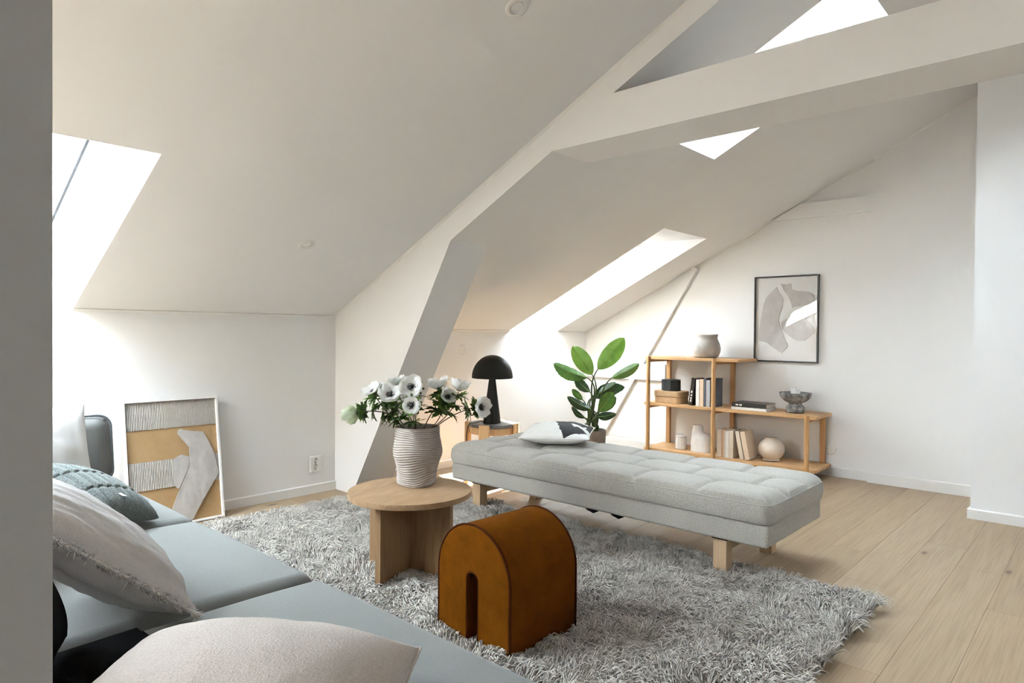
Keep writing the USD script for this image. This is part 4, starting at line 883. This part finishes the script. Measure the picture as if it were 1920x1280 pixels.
part(lp, 'cord', tube(spline([cd_(.062, .008), cd_(.10, .014), cd_(.15, .006), cd_(.180, .004), cd_(.196, -.03), cd_(.192, -.2), cd_(.20, -.38), cd_(.26, -.444, 150), cd_(.5, -.4455, 120), cd_(.66, -.4455, 105)], 50), .0030, 6), 'black_mat')

# ------------------------------------------------------------------ potted bird-of-paradise plant
PX, PYp = 4.575, 3.262
pp_ = thing('potted_plant', 'tall green banana-leaved plant in a taupe pot behind the daybed', 'plant', pose((PX, PYp, 0)))
pot = part(pp_, 'pot', lathe([(0, 0), (.105, 0), (.112, .005), (.124, .284), (.122, .290), (.115, .290), (.112, .27), (.105, .02), (0, .02)], 56), 'plant_pot_clay', smooth=35)
part(pot, 'soil', lathe([(0, .262), (.06, .266), (.112, .258)], 32, lambda P: P + np.stack([0 * P[..., 0], 0 * P[..., 0], .01 * noise(P, 30., 2)], -1)), 'soil', smooth=True)
RV = np.array([.674, -.738, 0]); FV = np.array([.738, .674, 0])
def px2(u, v, dep=0.0): return RV * ((u - 1110) * .00449) + FV * dep + np.array([0, 0, .288 + (806 - v) * .00449])
def blade(b, t, w, roll, bend, seed, fold=.38):
    """paddle leaf from b to t, width w; roll turns the blade about its midrib"""
    b, t = np.array(b), np.array(t); d = t - b; L = np.linalg.norm(d); d /= L
    s = np.cross(d, FV); s /= np.linalg.norm(s); nn = np.cross(s, d); c, sn = math.cos(roll), math.sin(roll)
    s, nn = s * c + nn * sn, nn * c - s * sn
    n, k = 22, 11; tt = np.linspace(0, 1, n); q = np.linspace(-1, 1, k); r = np.random.default_rng(seed)
    wid = w / 2 * np.clip(4 * tt * (1 - tt), 0, 1) ** .68; wid[0] = .004; wid[-1] = .002
    P = b + d * (tt * L)[:, None, None] + s * (wid[:, None] * q[None])[..., None]
    h = bend * L * (np.sin(np.pi * tt) - .2 * tt)[:, None] + fold * wid[:, None] * np.abs(q)[None] + .05 * w * np.sin(tt * 26 + seed)[:, None] * np.abs(q)[None] ** 2 * r.uniform(.2, .7) + .003 * np.sin(tt * 60)[:, None] * (np.abs(q) > .2)[None]
    P = P + nn * h[..., None]
    mid = P[:, k // 2]
    return grid(P), mid
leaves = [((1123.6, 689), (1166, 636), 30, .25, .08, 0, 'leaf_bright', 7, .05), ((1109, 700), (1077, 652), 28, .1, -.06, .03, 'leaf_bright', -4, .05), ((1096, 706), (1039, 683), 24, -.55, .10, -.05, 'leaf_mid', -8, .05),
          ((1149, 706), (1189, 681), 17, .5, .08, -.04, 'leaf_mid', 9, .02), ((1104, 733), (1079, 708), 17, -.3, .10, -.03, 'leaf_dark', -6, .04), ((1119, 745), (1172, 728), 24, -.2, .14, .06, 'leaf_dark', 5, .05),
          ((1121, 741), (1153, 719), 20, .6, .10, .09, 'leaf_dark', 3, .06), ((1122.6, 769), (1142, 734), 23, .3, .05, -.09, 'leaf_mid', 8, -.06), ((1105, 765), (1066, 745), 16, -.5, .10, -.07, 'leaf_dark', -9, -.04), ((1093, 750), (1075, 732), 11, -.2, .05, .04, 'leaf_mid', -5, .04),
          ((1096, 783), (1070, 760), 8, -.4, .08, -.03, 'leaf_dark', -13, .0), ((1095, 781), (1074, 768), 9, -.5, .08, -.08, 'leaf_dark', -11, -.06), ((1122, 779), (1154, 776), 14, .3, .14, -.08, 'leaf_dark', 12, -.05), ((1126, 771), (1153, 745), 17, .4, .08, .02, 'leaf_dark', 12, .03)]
for k, (bp, tp, w, roll, bend, dep, mt_, rx, rd) in enumerate(leaves):
    b3, t3 = px2(*bp, dep), px2(*tp, dep + .10 * math.sin(k * 1.7) - .04)
    ext = (t3 - b3) * .06; t3 = t3 + ext; b3 = b3 - ext
    m, mid = blade(b3, t3, w * 1.16 * .00449, roll, bend, k)
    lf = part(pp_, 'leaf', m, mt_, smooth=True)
    part(lf, 'midrib', tube(mid - 0, np.linspace(.0035, .001, len(mid)), 5, caps=False), 'leaf_midrib')
    foot = np.array([0, 0, .255]) + RV * rx * .0032 + FV * rd * .7
    d = t3 - b3; st_ = spline([foot, foot * [.9, .9, 0] + [0, 0, .33] + (b3 - foot) * .18 * [1, 1, .4], b3 - d / np.linalg.norm(d) * .05 - np.array([0, 0, .02]), b3 + d * .02], 18)
    part(lf, 'stalk', tube(st_, np.linspace(.0125 if w > 12 else .007, .0040, 18), 7), 'stalk_green')
